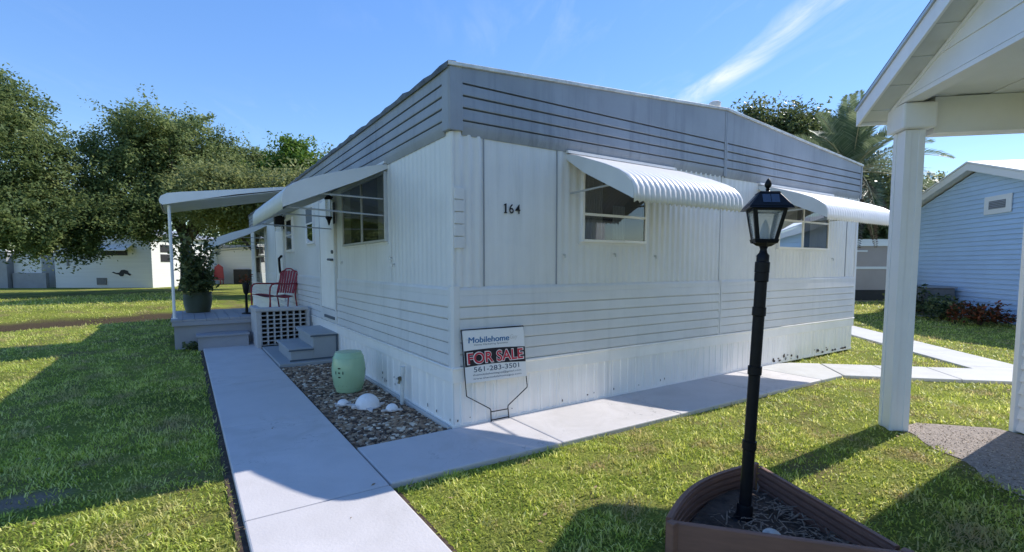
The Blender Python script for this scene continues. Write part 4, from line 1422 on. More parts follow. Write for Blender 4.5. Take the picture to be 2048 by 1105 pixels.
def board(p0, p1, name, thick=0.034, grooved_side=1, bulge=0.0, n=20):
    """upright plank; grooves on its inner face"""
    p0, p1 = np.array(p0), np.array(p1)
    d = (p1 - p0) / np.linalg.norm(p1 - p0)
    nn = np.array([-d[1], d[0]])
    rows_i, rows_o = [], []
    zs, off = [], []
    ng = 5
    for g in range(ng):
        z0, z1 = 0.01 + g * (PT - 0.02) / ng, 0.01 + (g + 1) * (PT - 0.02) / ng
        zs += [z0 + 0.001, z0 + 0.008, z1 - 0.010, z1 - 0.003]
        off += [0.018, 0.0, 0.0, 0.018]
    ring = [(o_, z) for o_, z in zip(off, zs)] + [(0.003, PT - 0.003), (0.008, PT), (thick - 0.006, PT), (thick, PT - 0.006), (thick, -0.03), (0.0, -0.03)]
    P = []
    for i in range(n + 1):
        t_ = i / n
        c = p0 + (p1 - p0) * t_ + nn * bulge * math.sin(math.pi * t_)
        dd = (p1 - p0) + nn * bulge * math.pi * math.cos(math.pi * t_)
        dd /= np.linalg.norm(dd)
        n2 = np.array([-dd[1], dd[0]])
        P.append([(c[0] + n2[0] * o_ * grooved_side, c[1] + n2[1] * o_ * grooved_side, z) for o_, z in ring + ring[:1]])
    mb = MB()
    mb.grid(P)
    mb.add(P[0][:-1], [tuple(range(len(ring)))])
    mb.add(P[-1][:-1], [tuple(range(len(ring)))])
    return mb.build(name, 'planter_plastic', pl, smooth=25)


board(LF, RT, 'front_board', grooved_side=-1)
board(BK + np.array([0.01, -0.03]), RT + np.array([0.02, 0.03]), 'side_board', grooved_side=1)
board(LF + np.array([0.0, 0.02]), BK, 'curved_board', grooved_side=1, bulge=0.10, n=28)
for c, h in ((BK + np.array([0.02, 0.0]), PT + 0.012), (LF + np.array([-0.035, -0.01]), PT + 0.004), (RT + np.array([0.03, -0.02]), PT)):
    MB().box((c[0] - 0.024, c[1] - 0.024, -0.03), (c[0] + 0.024, c[1] + 0.024, h)).build('corner_stake', 'planter_plastic', pl, bevel=0.006)
ns = 18
MB()
rows = []
for i in range(ns + 1):
    t_ = i / ns
    e0 = LF + (BK - LF) * t_ + np.array([-0.19, 1.0]) * 0.085 * math.sin(math.pi * t_)
    row = []
    for j in range(ns + 1):
        s_ = j / ns
        p = e0 * (1 - s_) + RT * s_
        row.append((p[0], p[1], 0.075 + 0.03 * math.sin(7 * p[0] + 3 * p[1]) * math.cos(9 * p[1]) + 0.012 * random.random()))
    rows.append(row)
MB().grid(rows).build('soil', 'soil', pl, smooth=True)
# dry mulch shreds
qs = []
for k in range(620):
    a, b_ = random.random(), random.random() ** 0.8 * 0.95
    e0 = LF + (BK - LF) * a
    p = e0 * (1 - b_) + RT * b_
    l = 0.012 + 0.04 * random.random() ** 2
    an = random.random() * 6.28
    d = np.array([math.cos(an), math.sin(an), random.uniform(-0.25, 0.5)]) * l
    n = np.array([-math.sin(an), math.cos(an), 0.3]) * 0.0035
    c = np.array([p[0], p[1], 0.10 + 0.012 * random.random()])
    qs.append([c - d - n, c + d - n, c + d + n, c - d + n])
qs = np.array(qs)
o = link('mulch', fast_mesh('mulch', qs - np.array(OFF[pl.name]), 4, 'mulch'), pl)
o['kind'] = 'stuff'
sto = thing('pale_stone', 'flat pale oval stone lying in the planter soil', 'stone', (0.565, -2.79, 0.10), rot=(0.1, 0.1, -0.3), local=True)
MB().lathe([(0, -0.016), (0.03, -0.015), (0.048, -0.006), (0.052, 0.004), (0.042, 0.017), (0.02, 0.022), (0, 0.023)], (0, 0, 0), 22).build('stone', 'pale_stone', sto, smooth=True)
MB().lathe([(0.030, 0.021), (0.034, 0.023), (0.030, 0.026), (0.0, 0.026)], (0, 0, 0), 22).build('ridge', 'pale_stone', sto, smooth=True)

lp = thing('lamp_post', 'black solar lamp post with a four sided lantern standing in the planter', 'lamp post', (0.65, -2.57, 0.06), rot=(R(-0.6), R(2.1), R(-50)), local=True)
# the lean follows the photograph: tops tips away to the right
lp.rotation_euler = (Matrix.Rotation(R(2.1), 3, Vector((0.55, 0.83, 0)))  @ Matrix.Rotation(R(-46), 3, 'Z')).to_euler()
MB().lathe([(0.075, -0.02), (0.075, 0.012), (0.055, 0.02), (0.046, 0.05), (0.044, 0.10), (0.041, 0.11), (0, 0.11)], (0, 0, 0), 20).build('base', 'black_paint', lp, smooth=True)
for z0, z1, r in ((0.105, 0.50, 0.0345), (0.50, 0.95, 0.0325), (0.95, 1.30, 0.0315), (1.30, 1.50, 0.0325)):
    prof = [(r, z0), (r, z1 - 0.055), (r + 0.006, z1 - 0.05), (r + 0.006, z1 - 0.002), (r, z1)]
    mb = MB().lathe(prof, (0, 0, 0), 20)
    for k in range(8):                      # shallow flutes
        pass
    mb.build('post_section', 'black_paint', lp, smooth=True)
MB().lathe([(0.040, 1.50), (0.040, 1.56), (0.034, 1.565), (0.034, 1.60), (0.022, 1.615), (0.018, 1.635), (0.024, 1.65)], (0, 0, 0), 20).build('neck', 'black_paint', lp, smooth=True)
_n0 = set(lp.children)
lan = MB().lathe([(0.02, 1.648), (0.05, 1.655), (0.075, 1.672), (0.082, 1.682), (0, 1.683)], (0, 0, 0), 4).build('lantern_foot', 'black_paint', lp)
mb = MB()


def ring4(h, z):
    return [(-h, -h, z), (h, -h, z), (h, h, z), (-h, h, z)]


def frust(mb, h0, z0, h1, z1):
    a, b = ring4(h0, z0), ring4(h1, z1)
    mb.add(a + b, [(3, 2, 1, 0), (4, 5, 6, 7), (0, 1, 5, 4), (1, 2, 6, 5), (2, 3, 7, 6), (3, 0, 4, 7)])
    return mb


frust(MB(), 0.070, 1.672, 0.078, 1.70).build('lantern_base', 'black_paint', lp, bevel=0.004)
zb, zt_ = 1.70, 1.90
hb, ht = 0.068, 0.104
for sx in (-1, 1):
    for sy in (-1, 1):
        a = Vector((sx * (hb + 0.002), sy * (hb + 0.002), zb - 0.004))
        b = Vector((sx * (ht + 0.002), sy * (ht + 0.002), zt_))
        w = 0.0125
        mb = MB()
        mb.add([a + Vector((-sx * 2 * w, 0, 0)), a, a + Vector((0, -sy * 2 * w, 0)), a + Vector((-sx * 2 * w, -sy * 2 * w, 0)) * 0.5 + a * 0.0 + Vector((0, 0, 0)) if False else a + Vector((-sx * w, -sy * w, 0)),
                b + Vector((-sx * 2 * w, 0, 0)), b, b + Vector((0, -sy * 2 * w, 0)), b + Vector((-sx * w, -sy * w, 0))],
               [(0, 1, 5, 4), (1, 2, 6, 5), (2, 3, 7, 6), (3, 0, 4, 7), (0, 3, 2, 1), (4, 5, 6, 7)])
        mb.build('corner_bar', 'black_paint', lp)
for k in range(4):
    c, s = math.cos(k * math.pi / 2), math.sin(k * math.pi / 2)
    rt_ = lambda p: (p[0] * c - p[1] * s, p[0] * s + p[1] * c, p[2])
    hb2, ht2 = hb - 0.006, ht - 0.006
    MB(rt_).prism([(-hb2 + 0.016, -hb2, zb + 0.002), (hb2 - 0.016, -hb2, zb + 0.002), (ht2 - 0.016, -ht2, zt_ - 0.012), (-ht2 + 0.016, -ht2, zt_ - 0.012)], (0, 0.002, 0)).build('pane', 'lantern_glass', lp)
    MB(rt_).prism([(-ht + 0.008, -ht - 0.001, zt_ - 0.012), (ht - 0.008, -ht - 0.001, zt_ - 0.012), (ht - 0.008, -ht - 0.001, zt_ + 0.004), (-ht + 0.008, -ht - 0.001, zt_ + 0.004)], (0, 0.01, 0)).build('top_rail', 'black_paint', lp)
MB().lathe([(0.036, 1.701), (0.020, 1.80), (0.003, 1.835), (0.0, 1.836)], (0, 0, 0), 18).build('light_cone', 'lamp_core', lp, smooth=True)
frust(MB(), 0.088, 1.896, 0.094, 1.90).build('ceiling_plate', 'lamp_core', lp)
frust(MB(), 0.138, 1.902, 0.132, 1.914).build('roof_rim', 'black_paint', lp)
rf = frust(MB(), 0.134, 1.915, 0.064, 2.010).build('roof', 'black_paint', lp, bevel=0.003)
frust(MB(), 0.068, 2.010, 0.060, 2.020).build('roof_cap', 'black_paint', lp)
sl_ = (2.010 - 1.915) / (0.134 - 0.064)
for k in range(4):
    c, s = math.cos(k * math.pi / 2), math.sin(k * math.pi / 2)
    rt_ = lambda p: (p[0] * c - p[1] * s, p[0] * s + p[1] * c, p[2])

    def on(u, h):
        return (u, -h - 0.002, 1.915 + (0.134 - h) * sl_ + 0.002)
    for u0, u1 in ((-0.052, -0.002), (0.002, 0.052)):
        MB(rt_).add([on(u0, 0.118), on(u1, 0.118), on(u1, 0.074), on(u0, 0.074)], [(0, 1, 2, 3)]).build('solar_panel', 'solar', rf)
MB().lathe([(0.03, 2.020), (0.014, 2.03), (0.010, 2.037), (0.016, 2.042), (0.010, 2.048), (0.020, 2.06), (0.023, 2.075), (0.016, 2.095), (0.006, 2.112), (0, 2.118)], (0, 0, 0), 16).build('finial', 'black_paint', lp, smooth=True)

for ch in lp.children:                       # lantern reduced to its true size about the neck
    if ch in _n0:
        continue
    for me in {ch.data} | {c.data for c in ch.children}:
        me.transform(Matrix.Translation((0, 0, 1.65)) @ Matrix.Scale(0.84, 4) @ Matrix.Translation((0, 0, -1.65)))

# ------------------------------------------------------------------ carport
cp = thing('carport', 'white open carport with gable roof, square post and panelled ceiling', 'carport', (float(PB[0]), float(PB[1]), 0))


def TC(p):                                  # (t along plot axis a, s along axis b, up)
    q_ = PB + A2 * p[0] + B2 * p[1]
    return (q_[0], q_[1], p[2])


T_EAVE, T_RIDGE = 0.34, -3.2
SL = 0.415
LB = 6.5
# post: wrapped square post with raised edges
po = MB(TC).box((0.0, 0.0, 0.0), (0.185, 0.15, 2.86)).build('post', 'cream_trim', cp, bevel=0.006)
for (t0, t1, s0, s1) in ((-0.008, 0.045, -0.008, 0.0), (0.14, 0.193, -0.008, 0.0), (-0.008, 0.0, 0.0005, 0.045), (-0.008, 0.0, 0.105, 0.158)):
    MB(TC).box((t0, s0, 0.0), (t1, s1, 2.855)).build('post_trim', 'cream_trim', po, bevel=0.003)
MB(TC).box((-0.055, -0.055, 2.862), (0.235, 0.225, 3.095)).build('post_cap', 'cream_trim', cp, bevel=0.02)
# beam along the eave side
MB(TC).box((0.03, 0.24, 2.835), (0.19, LB, 3.15)).build('beam', 'cream_siding', cp)
MB(TC).box((0.022, 0.24, 2.825), (0.198, LB, 2.833)).build('beam_soffit', 'cream_trim', cp)
# gable boards above the header
zr = lambda t: 3.085 + (0.18 - t) * SL      # underside of the rake at gable
gf = MB(TC).box((-6.5, -0.045, 3.10), (0.20, 0.10, 3.14)).build('header', 'cream_trim', cp)
z = 3.142
first = True
while z < zr(T_RIDGE) - 0.05:
    h = 0.20
    tl = min(0.18, 0.18 - (z - 3.085) / SL)
    tl2 = min(0.18, 0.18 - (z + h - 3.085) / SL)
    z1 = min(z + h, zr(T_RIDGE))
    mb = MB(TC)
    tr, tr2 = 2 * T_RIDGE - tl, 2 * T_RIDGE - max(tl2, T_RIDGE)
    mb.prism([(tl, -0.048, z), (tr, -0.048, z), (2 * T_RIDGE - max(tl2, T_RIDGE), -0.036, z1), (max(tl2, T_RIDGE), -0.036, z1)], (0, 0.03, 0))
    mb.build('gable_board', 'cream_siding', cp)
    z += h + 0.001
mb = MB(TC)
for a_, b_ in ((0.20, T_RIDGE),):
    mb.prism([(a_, -0.053, zr(a_) - 0.03), (b_, -0.053, zr(b_) - 0.03), (b_, -0.053, zr(b_) + 0.005), (a_, -0.053, zr(a_) + 0.005)], (0, 0.02, 0))
mb.build('rake_mould', 'cream_trim', cp)
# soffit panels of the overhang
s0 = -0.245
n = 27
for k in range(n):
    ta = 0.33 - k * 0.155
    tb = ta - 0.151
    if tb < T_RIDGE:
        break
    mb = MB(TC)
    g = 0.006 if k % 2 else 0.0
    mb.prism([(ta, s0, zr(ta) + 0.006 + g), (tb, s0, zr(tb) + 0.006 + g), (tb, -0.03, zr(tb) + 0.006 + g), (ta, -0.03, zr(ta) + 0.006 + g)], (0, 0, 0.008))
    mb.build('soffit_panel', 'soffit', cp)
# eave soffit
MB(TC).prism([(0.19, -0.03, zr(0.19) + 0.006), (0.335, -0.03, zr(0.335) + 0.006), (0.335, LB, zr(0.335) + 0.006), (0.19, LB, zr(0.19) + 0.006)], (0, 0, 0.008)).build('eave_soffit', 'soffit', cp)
# rake fascia, eave fascia, drip edge, roof
for tb in (T_RIDGE,):
    MB(TC).prism([(T_EAVE, s0 - 0.022, zr(T_EAVE) - 0.02), (tb, s0 - 0.022, zr(tb) - 0.02), (tb, s0 - 0.022, zr(tb) + 0.13), (T_EAVE, s0 - 0.022, zr(T_EAVE) + 0.13)], (0, 0.022, 0)).build('rake_fascia', 'cream_trim', cp)
    MB(TC).prism([(T_EAVE + 0.02, s0 - 0.04, zr(T_EAVE) + 0.125), (tb, s0 - 0.04, zr(tb) + 0.133), (tb, s0 - 0.04, zr(tb) + 0.160), (T_EAVE + 0.02, s0 - 0.04, zr(T_EAVE) + 0.152)], (0, 0.03, 0)).build('drip_edge', 'aluminium', cp)
MB(TC).box((T_EAVE, s0 - 0.022, zr(T_EAVE) - 0.02), (T_EAVE + 0.02, LB, zr(T_EAVE) + 0.125)).build('eave_fascia', 'cream_trim', cp)
MB(TC).prism([(T_EAVE + 0.03, s0 - 0.03, zr(T_EAVE) + 0.140), (T_RIDGE, s0 - 0.03, zr(T_RIDGE) + 0.140), (2 * T_RIDGE - T_EAVE, s0 - 0.03, zr(T_EAVE) + 0.140), (2 * T_RIDGE - T_EAVE, s0 - 0.03, zr(T_EAVE) + 0.175),
              (T_RIDGE, s0 - 0.03, zr(T_RIDGE) + 0.185), (T_EAVE + 0.03, s0 - 0.03, zr(T_EAVE) + 0.175)], (0, LB + 0.05, 0)).build('roof', 'shingle', cp)
# ceiling boards
for k in range(22):
    MB(TC).box((-6.5, 0.105 + k * 0.29, 3.155 + (0.008 if k % 2 else 0)), (0.19, 0.105 + k * 0.29 + 0.286, 3.170)).build('ceiling_board', 'cream_siding', cp)
# far eave side posts and closing wall of the store
for s_ in (0.0, 3.2):
    MB(TC).box((-6.4, s_, 0.0), (-6.2, s_ + 0.2, 3.10)).build('post', 'cream_trim', cp)
MB(TC).box((-6.4, 0.0, 2.85), (-6.2, LB, 3.15)).build('beam', 'cream_siding', cp)
# store room wall at the back: corner board and lap siding
MB(TC).box((-3.0, 1.235, 0.0), (0.14, 1.30, 2.83)).build('store_wall', 'gap_dark', cp)
MB(TC).box((0.150, 1.130, 0.0), (0.205, 1.225, 2.82)).build('corner_board', 'cream_trim', cp, bevel=0.003)
MB(TC).box((0.145, 1.227, 0.0), (0.195, LB - 0.3, 2.82)).build('store_side', 'cream_siding', cp)
mb = MB(TC)
mb.prism([(0.1485, 1.234, 0.0), (0.1485, 1.150, 0.0), (0.1485, 1.150, 0.008), (0.1485, 1.175, 0.118), (0.1485, 1.234, 0.118)], (-3.1, 0, 0))
sbm = mb.mesh('store_board', 'cream_siding', OFF[cp.name])
for k in range(23):
    link('store_board', sbm, cp, (0, 0, 0.02 + k * 0.12))

# gravel drive under the carport
gr = thing('gravel_drive', 'grey crushed gravel drive under the carport', None, (0, 0, 0), kind='structure')
mat('gravel_ground', (0.34, 0.285, 0.245), 0.95, 0.35, 30, bump=0.9, bscale=45, speck=0.5, speck_scale=60, speck_col=(0.09, 0.08, 0.07))
edge = []
for k in range(30):
    t_ = 0.10 - k * 0.2
    edge.append((t_, 0.10 + 0.05 * math.sin(k * 1.7) + 0.05 * random.random(), 0.006))
edge += [(-6, 6.4, 0.006), (-0.02, 6.4, 0.006), (-0.02, 1.2, 0.006), (0.25, 1.05, 0.006), (0.30, 0.4, 0.006)]
MB(TC).add(edge, [tuple(range(len(edge)))]).build('gravel_bed', 'gravel_ground', gr)
vs_, fs_, mi_ = [], [], []
for k in range(7000):
    t_ = random.uniform(-2.6, 0.25)
    s_ = 0.02 + 1.9 * random.random() ** 1.2
    if t_ > -0.03 and s_ > 1.03:
        continue
    r = 0.0025 + 0.0045 * random.random() ** 2
    c = TC((t_, s_, 0.007 + r * 0.4))
    n0 = len(vs_)
    a = random.random() * 6.28
    for (dx, dy, dz) in ((1.2, 0, 0), (0, 1, 0), (-1.1, 0, 0), (0, -0.9, 0), (0.1, 0.1, 0.8)):
        vs_.append((c[0] + r * (dx * math.cos(a) - dy * math.sin(a)), c[1] + r * (dx * math.sin(a) + dy * math.cos(a)), c[2] + dz * r))
    mm = random.choice((0, 1, 3, 3, 2))
    for f in ((0, 1, 4), (1, 2, 4), (2, 3, 4), (3, 0, 4)):
        fs_.append(tuple(i + n0 for i in f))
        mi_.append(mm)
me = bpy.data.meshes.new('gravel')
me.from_pydata(vs_, [], fs_)
for j in range(6):
    me.materials.append(MATS['stone%d' % j])
me.polygons.foreach_set('material_index', mi_)
o = link('gravel', me, gr)
o['kind'] = 'stuff'

# ------------------------------------------------------------------ blue house on the right
BWP = np.array([16.55, -0.61])
bh = thing('blue_house', 'blue lap sided house with white trim beyond the carport', 'house', (float(BWP[0]), float(BWP[1]), 0))


def TB(p):                                  # (t along wall, out toward us, up)
    q_ = BWP + A2 * p[0] - B2 * p[1]
    return (q_[0], q_[1], p[2])


bl, br, bridge_t = 4.95, -6.2, 1.75
zeave, zrid = 3.52, 4.42
sl_b = (zrid - zeave) / (bl - 0.25 - bridge_t)
zroof = lambda t: zrid - abs(t - bridge_t) * sl_b
MB(TB).prism([(bl, 0, 0), (br, 0, 0), (br, 0, zroof(br)), (bridge_t, 0, zrid), (bl, 0, zroof(bl))], (0, -9, 0)).build('wall', 'blue_siding', bh)
hB = 0.138
k = 0
while True:
    z0 = 0.25 + k * hB
    z1 = z0 + hB - 0.002
    if z0 > zrid - 0.1:
        break
    ta = min(bl, bridge_t + (zrid - z0) / sl_b)
    tb = max(br, bridge_t - (zrid - z0) / sl_b)
    ta1 = max(bridge_t + 0.01, min(bl, bridge_t + (zrid - z1) / sl_b))
    tb1 = min(bridge_t - 0.01, max(br, bridge_t - (zrid - z1) / sl_b))
    mb = MB(TB)
    mb.add([(ta, 0.001, z0), (tb, 0.001, z0), (tb, 0.036, z0), (ta, 0.036, z0), (ta1, 0.004, z1), (tb1, 0.004, z1)], [(0, 1, 2, 3), (3, 2, 5, 4), (0, 3, 4), (1, 5, 2), (0, 4, 5, 1)])
    mb.build('siding_board', 'blue_siding', bh)
    k += 1
for sgn in (1, -1):
    e_t = bl + 0.35 if sgn > 0 else br - 0.35
    mb = MB(TB)
    mb.prism([(bridge_t, 0.30, zrid + 0.02), (e_t, 0.30, zroof(e_t) + 0.02), (e_t, 0.30, zroof(e_t) + 0.22), (bridge_t, 0.30, zrid + 0.22)], (0, -0.03, 0))
    mb.build('rake_trim', 'far_white', bh)
    mb = MB(TB)
    mb.prism([(bridge_t, 0.32, zrid + 0.23), (e_t, 0.32, zroof(e_t) + 0.23), (e_t, 0.32, zroof(e_t) + 0.28), (bridge_t, 0.32, zrid + 0.28)], (0, -9.6, 0))
    mb.build('roof', 'far_white', bh)
    mb = MB(TB)
    mb.prism([(bridge_t, 0.269, zrid + 0.05), (e_t, 0.269, zroof(e_t) + 0.05), (e_t, 0.002, zroof(e_t) + 0.05), (bridge_t, 0.002, zrid + 0.05)], (0, 0, 0.01))
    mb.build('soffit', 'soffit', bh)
gv = MB(TB).box((0.34, 0.037, 3.06), (1.33, 0.065, 3.57)).build('gable_vent', 'far_white', bh, bevel=0.005)
MB(TB).box((0.53, 0.0655, 3.20), (1.14, 0.070, 3.43)).build('vent_opening', 'ac_metal', gv)
for k in range(5):
    mb = MB(TB)
    z0 = 3.205 + k * 0.045
    mb.prism([(0.53, 0.071, z0), (0.53, 0.083, z0), (0.53, 0.074, z0 + 0.022)], (0.61, 0, 0))
    mb.build('vent_slat', 'far_grey', gv)
ac = thing('air_conditioner', 'grey box air conditioning unit against the blue house', 'air conditioner', tuple(TB((3.2, 0.6, 0))))
MB(TB).box((2.1, 0.18, 0.04), (3.75, 1.05, 0.88)).build('cabinet', 'ac_metal', ac, bevel=0.03)
MB(TB).box((2.05, 0.14, 0.882), (3.8, 1.09, 0.93)).build('lid', 'far_grey', ac, bevel=0.02)
MB(TB).box((1.95, 0.05, 0.0), (3.9, 1.2, 0.04)).build('pad', 'concrete_raw', ac)
for k in range(14):
    t0 = 2.2 + k * 0.108
    MB(TB).box((t0, 1.052, 0.12), (t0 + 0.05, 1.07, 0.80)).build('louvre', 'far_grey', ac)


def bush(name, label, c, r, n, size, m, cat='shrub', group=None, stems=5):
    t = thing(name, label, cat, (c[0], c[1], 0), group)
    qs = []
    for k in range(n // 12):
        d = rng.normal(size=3)
        d /= np.linalg.norm(d)
        d[2] = abs(d[2])
        rr = rng.random() ** 0.5
        p = np.array(c) + d * rr * np.array(r)
        qs.append(leaf_quads(p, 12, size * 1.3, size))
    q = np.concatenate(qs)
    link('foliage', fast_mesh('foliage', q - np.array([c[0], c[1], 0]), 4, m, rng.random(len(q)) ** 1.4), t)
    for k in range(stems):
        an = k * 2.4
        MB().tube([(c[0], c[1], 0), (c[0] + r[0] * 0.5 * math.cos(an), c[1] + r[1] * 0.5 * math.sin(an), c[2] + r[2] * 0.6)], [0.025, 0.008], 5).build('stem', 'plant_stem', t)
    return t


def tb3(t, n, z):
    return TB((t, n, z))


bush('shrub', 'dark leafy shrub in front of the air conditioner', tb3(2.15, 1.3, 0.2), (0.7, 0.6, 0.75), 700, 0.07, 'dark_leaf')
bush('shrub', 'low dark shrub between the air conditioner and the red flowers', tb3(1.1, 1.1, 0.15), (0.75, 0.6, 0.55), 700, 0.07, 'dark_leaf')
bush('flower_shrub', 'low shrub with rusty red blooms at the foot of the blue wall', tb3(-0.25, 1.0, 0.15), (0.95, 0.7, 0.5), 900, 0.06, 'flower')
bush('shrub', 'sparse tall shrub against the left end of the blue wall', tb3(4.35, 0.5, 0.4), (0.35, 0.3, 1.1), 220, 0.09, 'dark_leaf')

# ------------------------------------------------------------------ taupe mobile home behind on the right
th = thing('taupe_mobile_home', 'taupe mobile home with white roof edge far behind the right end', 'mobile home', (22.0, 5.6, 0))
HP0 = np.array([21.9, 6.4])


def TT(p):
    q_ = HP0 + np.array([0.80, -0.60]) * p[0] - np.array([-0.60, -0.80]) * -p[1]
    return (q_[0], q_[1], p[2])


MB(TT).box((-5, -5, 0.0), (9, 0.0, 2.45)).build('wall', 'taupe', th)
MB(TT).box((-5.1, -5.1, 2.452), (9.1, 0.12, 2.75)).build('roof', 'far_white', th)
MB(TT).box((-5, 0.001, 1.44), (9, 0.03, 1.55)).build('trim_band', 'far_white', th)
MB(TT).box((-5, 0.001, 0.05), (9, 0.03, 0.52)).build('skirt', 'dark_thing', th)
wn_ = MB(TT).box((0.2, 0.001, 1.75), (1.5, 0.02, 2.2)).build('window', 'taupe', th)
MB(TT).box((0.25, 0.021, 2.20), (1.5, 0.06, 2.27)).build('window_hood', 'far_white', wn_)

# ------------------------------------------------------------------ white homes across the canal
hA = thing('white_house', 'white house across the canal with a window awning and a lizard ornament', 'house', (-4.2, 39.7, 0))
OA = np.array([-4.0, 39.6])
UA = np.array([-0.83, 0.558])


def TA(p):                                  # (to the left, out toward us, up)
    q_ = OA + UA * p[0] + np.array([-0.558, -0.83]) * p[1]
    return (q_[0], q_[1], p[2])


MB(TA).prism([(0, 0, 0), (7.0, 0, 0), (7.0, 0, 3.5), (3.4, 0, 4.4), (0.0, 0, 3.75)], (0, -9, 0)).build('wall', 'far_white', hA)
MB(TA).prism([(-0.35, 0.3, 3.70), (3.4, 0.3, 4.45), (7.4, 0.3, 3.45), (7.4, 0.3, 3.55), (3.4, 0.3, 4.58), (-0.35, 0.3, 3.82)], (0, -9.8, 0)).build('roof', 'far_grey', hA)
for k in range(17):
    MB(TA).prism([(0.0, 0.001, 0.1 + k * 0.205), (0.0, 0.02, 0.1 + k * 0.205), (0.0, 0.004, 0.30 + k * 0.205)], (6.95, 0, 0)).build('siding_board', 'far_white', hA)
w1 = MB(TA).box((1.7, 0.022, 2.35), (3.6, 0.05, 2.75)).build('window', 'dark_thing', hA)
MB(TA).prism([(1.3, 0.03, 3.15), (1.3, 0.75, 2.72), (1.3, 0.75, 2.66), (1.3, 0.03, 3.08)], (2.6, 0, 0)).build('awning', 'white_metal', hA)
MB(TA).box((3.3, 0.022, 0.25), (4.0, 0.06, 0.75)).build('crawl_vent', 'ac_metal', hA)
mb = MB(TA)
mb.prism([(1.75, 0.025, 1.25), (2.0, 0.025, 1.33), (2.2, 0.025, 1.30), (2.35, 0.025, 1.12), (2.6, 0.025, 1.10), (2.75, 0.025, 1.18), (2.9, 0.025, 1.14), (2.6, 0.025, 1.02), (2.4, 0.025, 0.98), (2.25, 0.025, 0.85), (2.1, 0.025, 0.88), (2.0, 0.025, 1.05), (1.8, 0.025, 1.0), (1.6, 0.025, 0.9), (1.5, 0.025, 1.0), (1.7, 0.025, 1.1)], (0, 0.03, 0))
mb.build('lizard_ornament', 'dark_thing', hA)
MB(TA).tube([(6.0, 0.08, 3.4), (6.0, 0.08, 1.6)], 0.06, 8).build('downpipe', 'far_grey', hA)
# bright end wall windows
for z0 in (1.9, 2.6):
    TE = lambda p: tuple(np.append(OA + np.array([0.558, 0.83]) * p[0] + np.array([0.83, -0.558]) * p[1], p[2]))
    MB(TE).box((0.9, 0.002, z0), (2.2, 0.03, z0 + 0.55)).build('window', 'dark_thing', hA)
MB(TE).box((4.2, 0.002, 0.0), (5.2, 0.04, 2.2)).build('door', 'far_grey', hA)

hB_ = thing('white_shed_house', 'long low white house behind the left oak', 'house', (-12, 44.5, 0))
OB = np.array([-10.6, 44.0])
TBB = lambda p: tuple(np.append(OB + UA * p[0] + np.array([-0.558, -0.83]) * p[1], p[2]))
MB(TBB).box((0, -7, 0), (14, 0, 2.6)).build('wall', 'far_white', hB_)
MB(TBB).box((1.9, -7.2, 2.602), (14.3, 0.6, 2.75)).build('roof', 'far_white', hB_)
MB(TBB).box((2.0, 0.01, 0), (3.0, 0.5, 2.6)).build('corner_column', 'far_grey', hB_)
MB(TBB).box((-0.5, 0.01, 0), (1.9, 0.25, 1.1)).build('low_wall', 'far_grey', hB_)
for k in range(12):
    MB(TBB).prism([(3.05, 0.001, 0.1 + k * 0.2), (3.05, 0.02, 0.1 + k * 0.2), (3.05, 0.004, 0.295 + k * 0.2)], (10.9, 0, 0)).build('siding_board', 'far_white', hB_)

hC = thing('cream_house', 'cream house seen between the potted plant and the porch', 'house', (2, 46, 0))
OC = np.array([4.2, 43.5])
TCC = lambda p: tuple(np.append(OC + UA * p[0] + np.array([-0.558, -0.83]) * p[1], p[2]))
MB(TCC).box((0, -6, 0), (8, 0, 3.2)).build('wall', 'far_white', hC)
MB(TCC).box((-0.3, -6.3, 3.202), (8.3, 0.4, 3.4)).build('roof', 'far_grey', hC)
MB(TCC).box((1.7, 0.002, 0), (3.0, 0.5, 1.3)).build('cabinet', 'dark_thing', hC, bevel=0.03)
fs = thing('garden_bench', 'small red brown garden bench far behind the potted plant', 'bench', tuple(TCC((4.0, 1.2, 0))))
MB(TCC).box((3.5, 1.0, 0.40), (4.4, 1.5, 0.48)).build('seat', 'red_paint', fs)
MB(TCC).prism([(3.5, 1.0, 0.5), (4.4, 1.0, 0.5), (4.3, 0.95, 1.5), (3.95, 0.95, 1.75), (3.6, 0.95, 1.5)], (0, 0.06, 0)).build('backrest', 'red_paint', fs)
for a_, b_ in ((3.53, 1.05), (4.32, 1.05), (3.53, 1.42), (4.32, 1.42)):
    MB(TCC).box((a_, b_, 0), (a_ + 0.06, b_ + 0.06, 0.40)).build('leg', 'red_paint', fs)


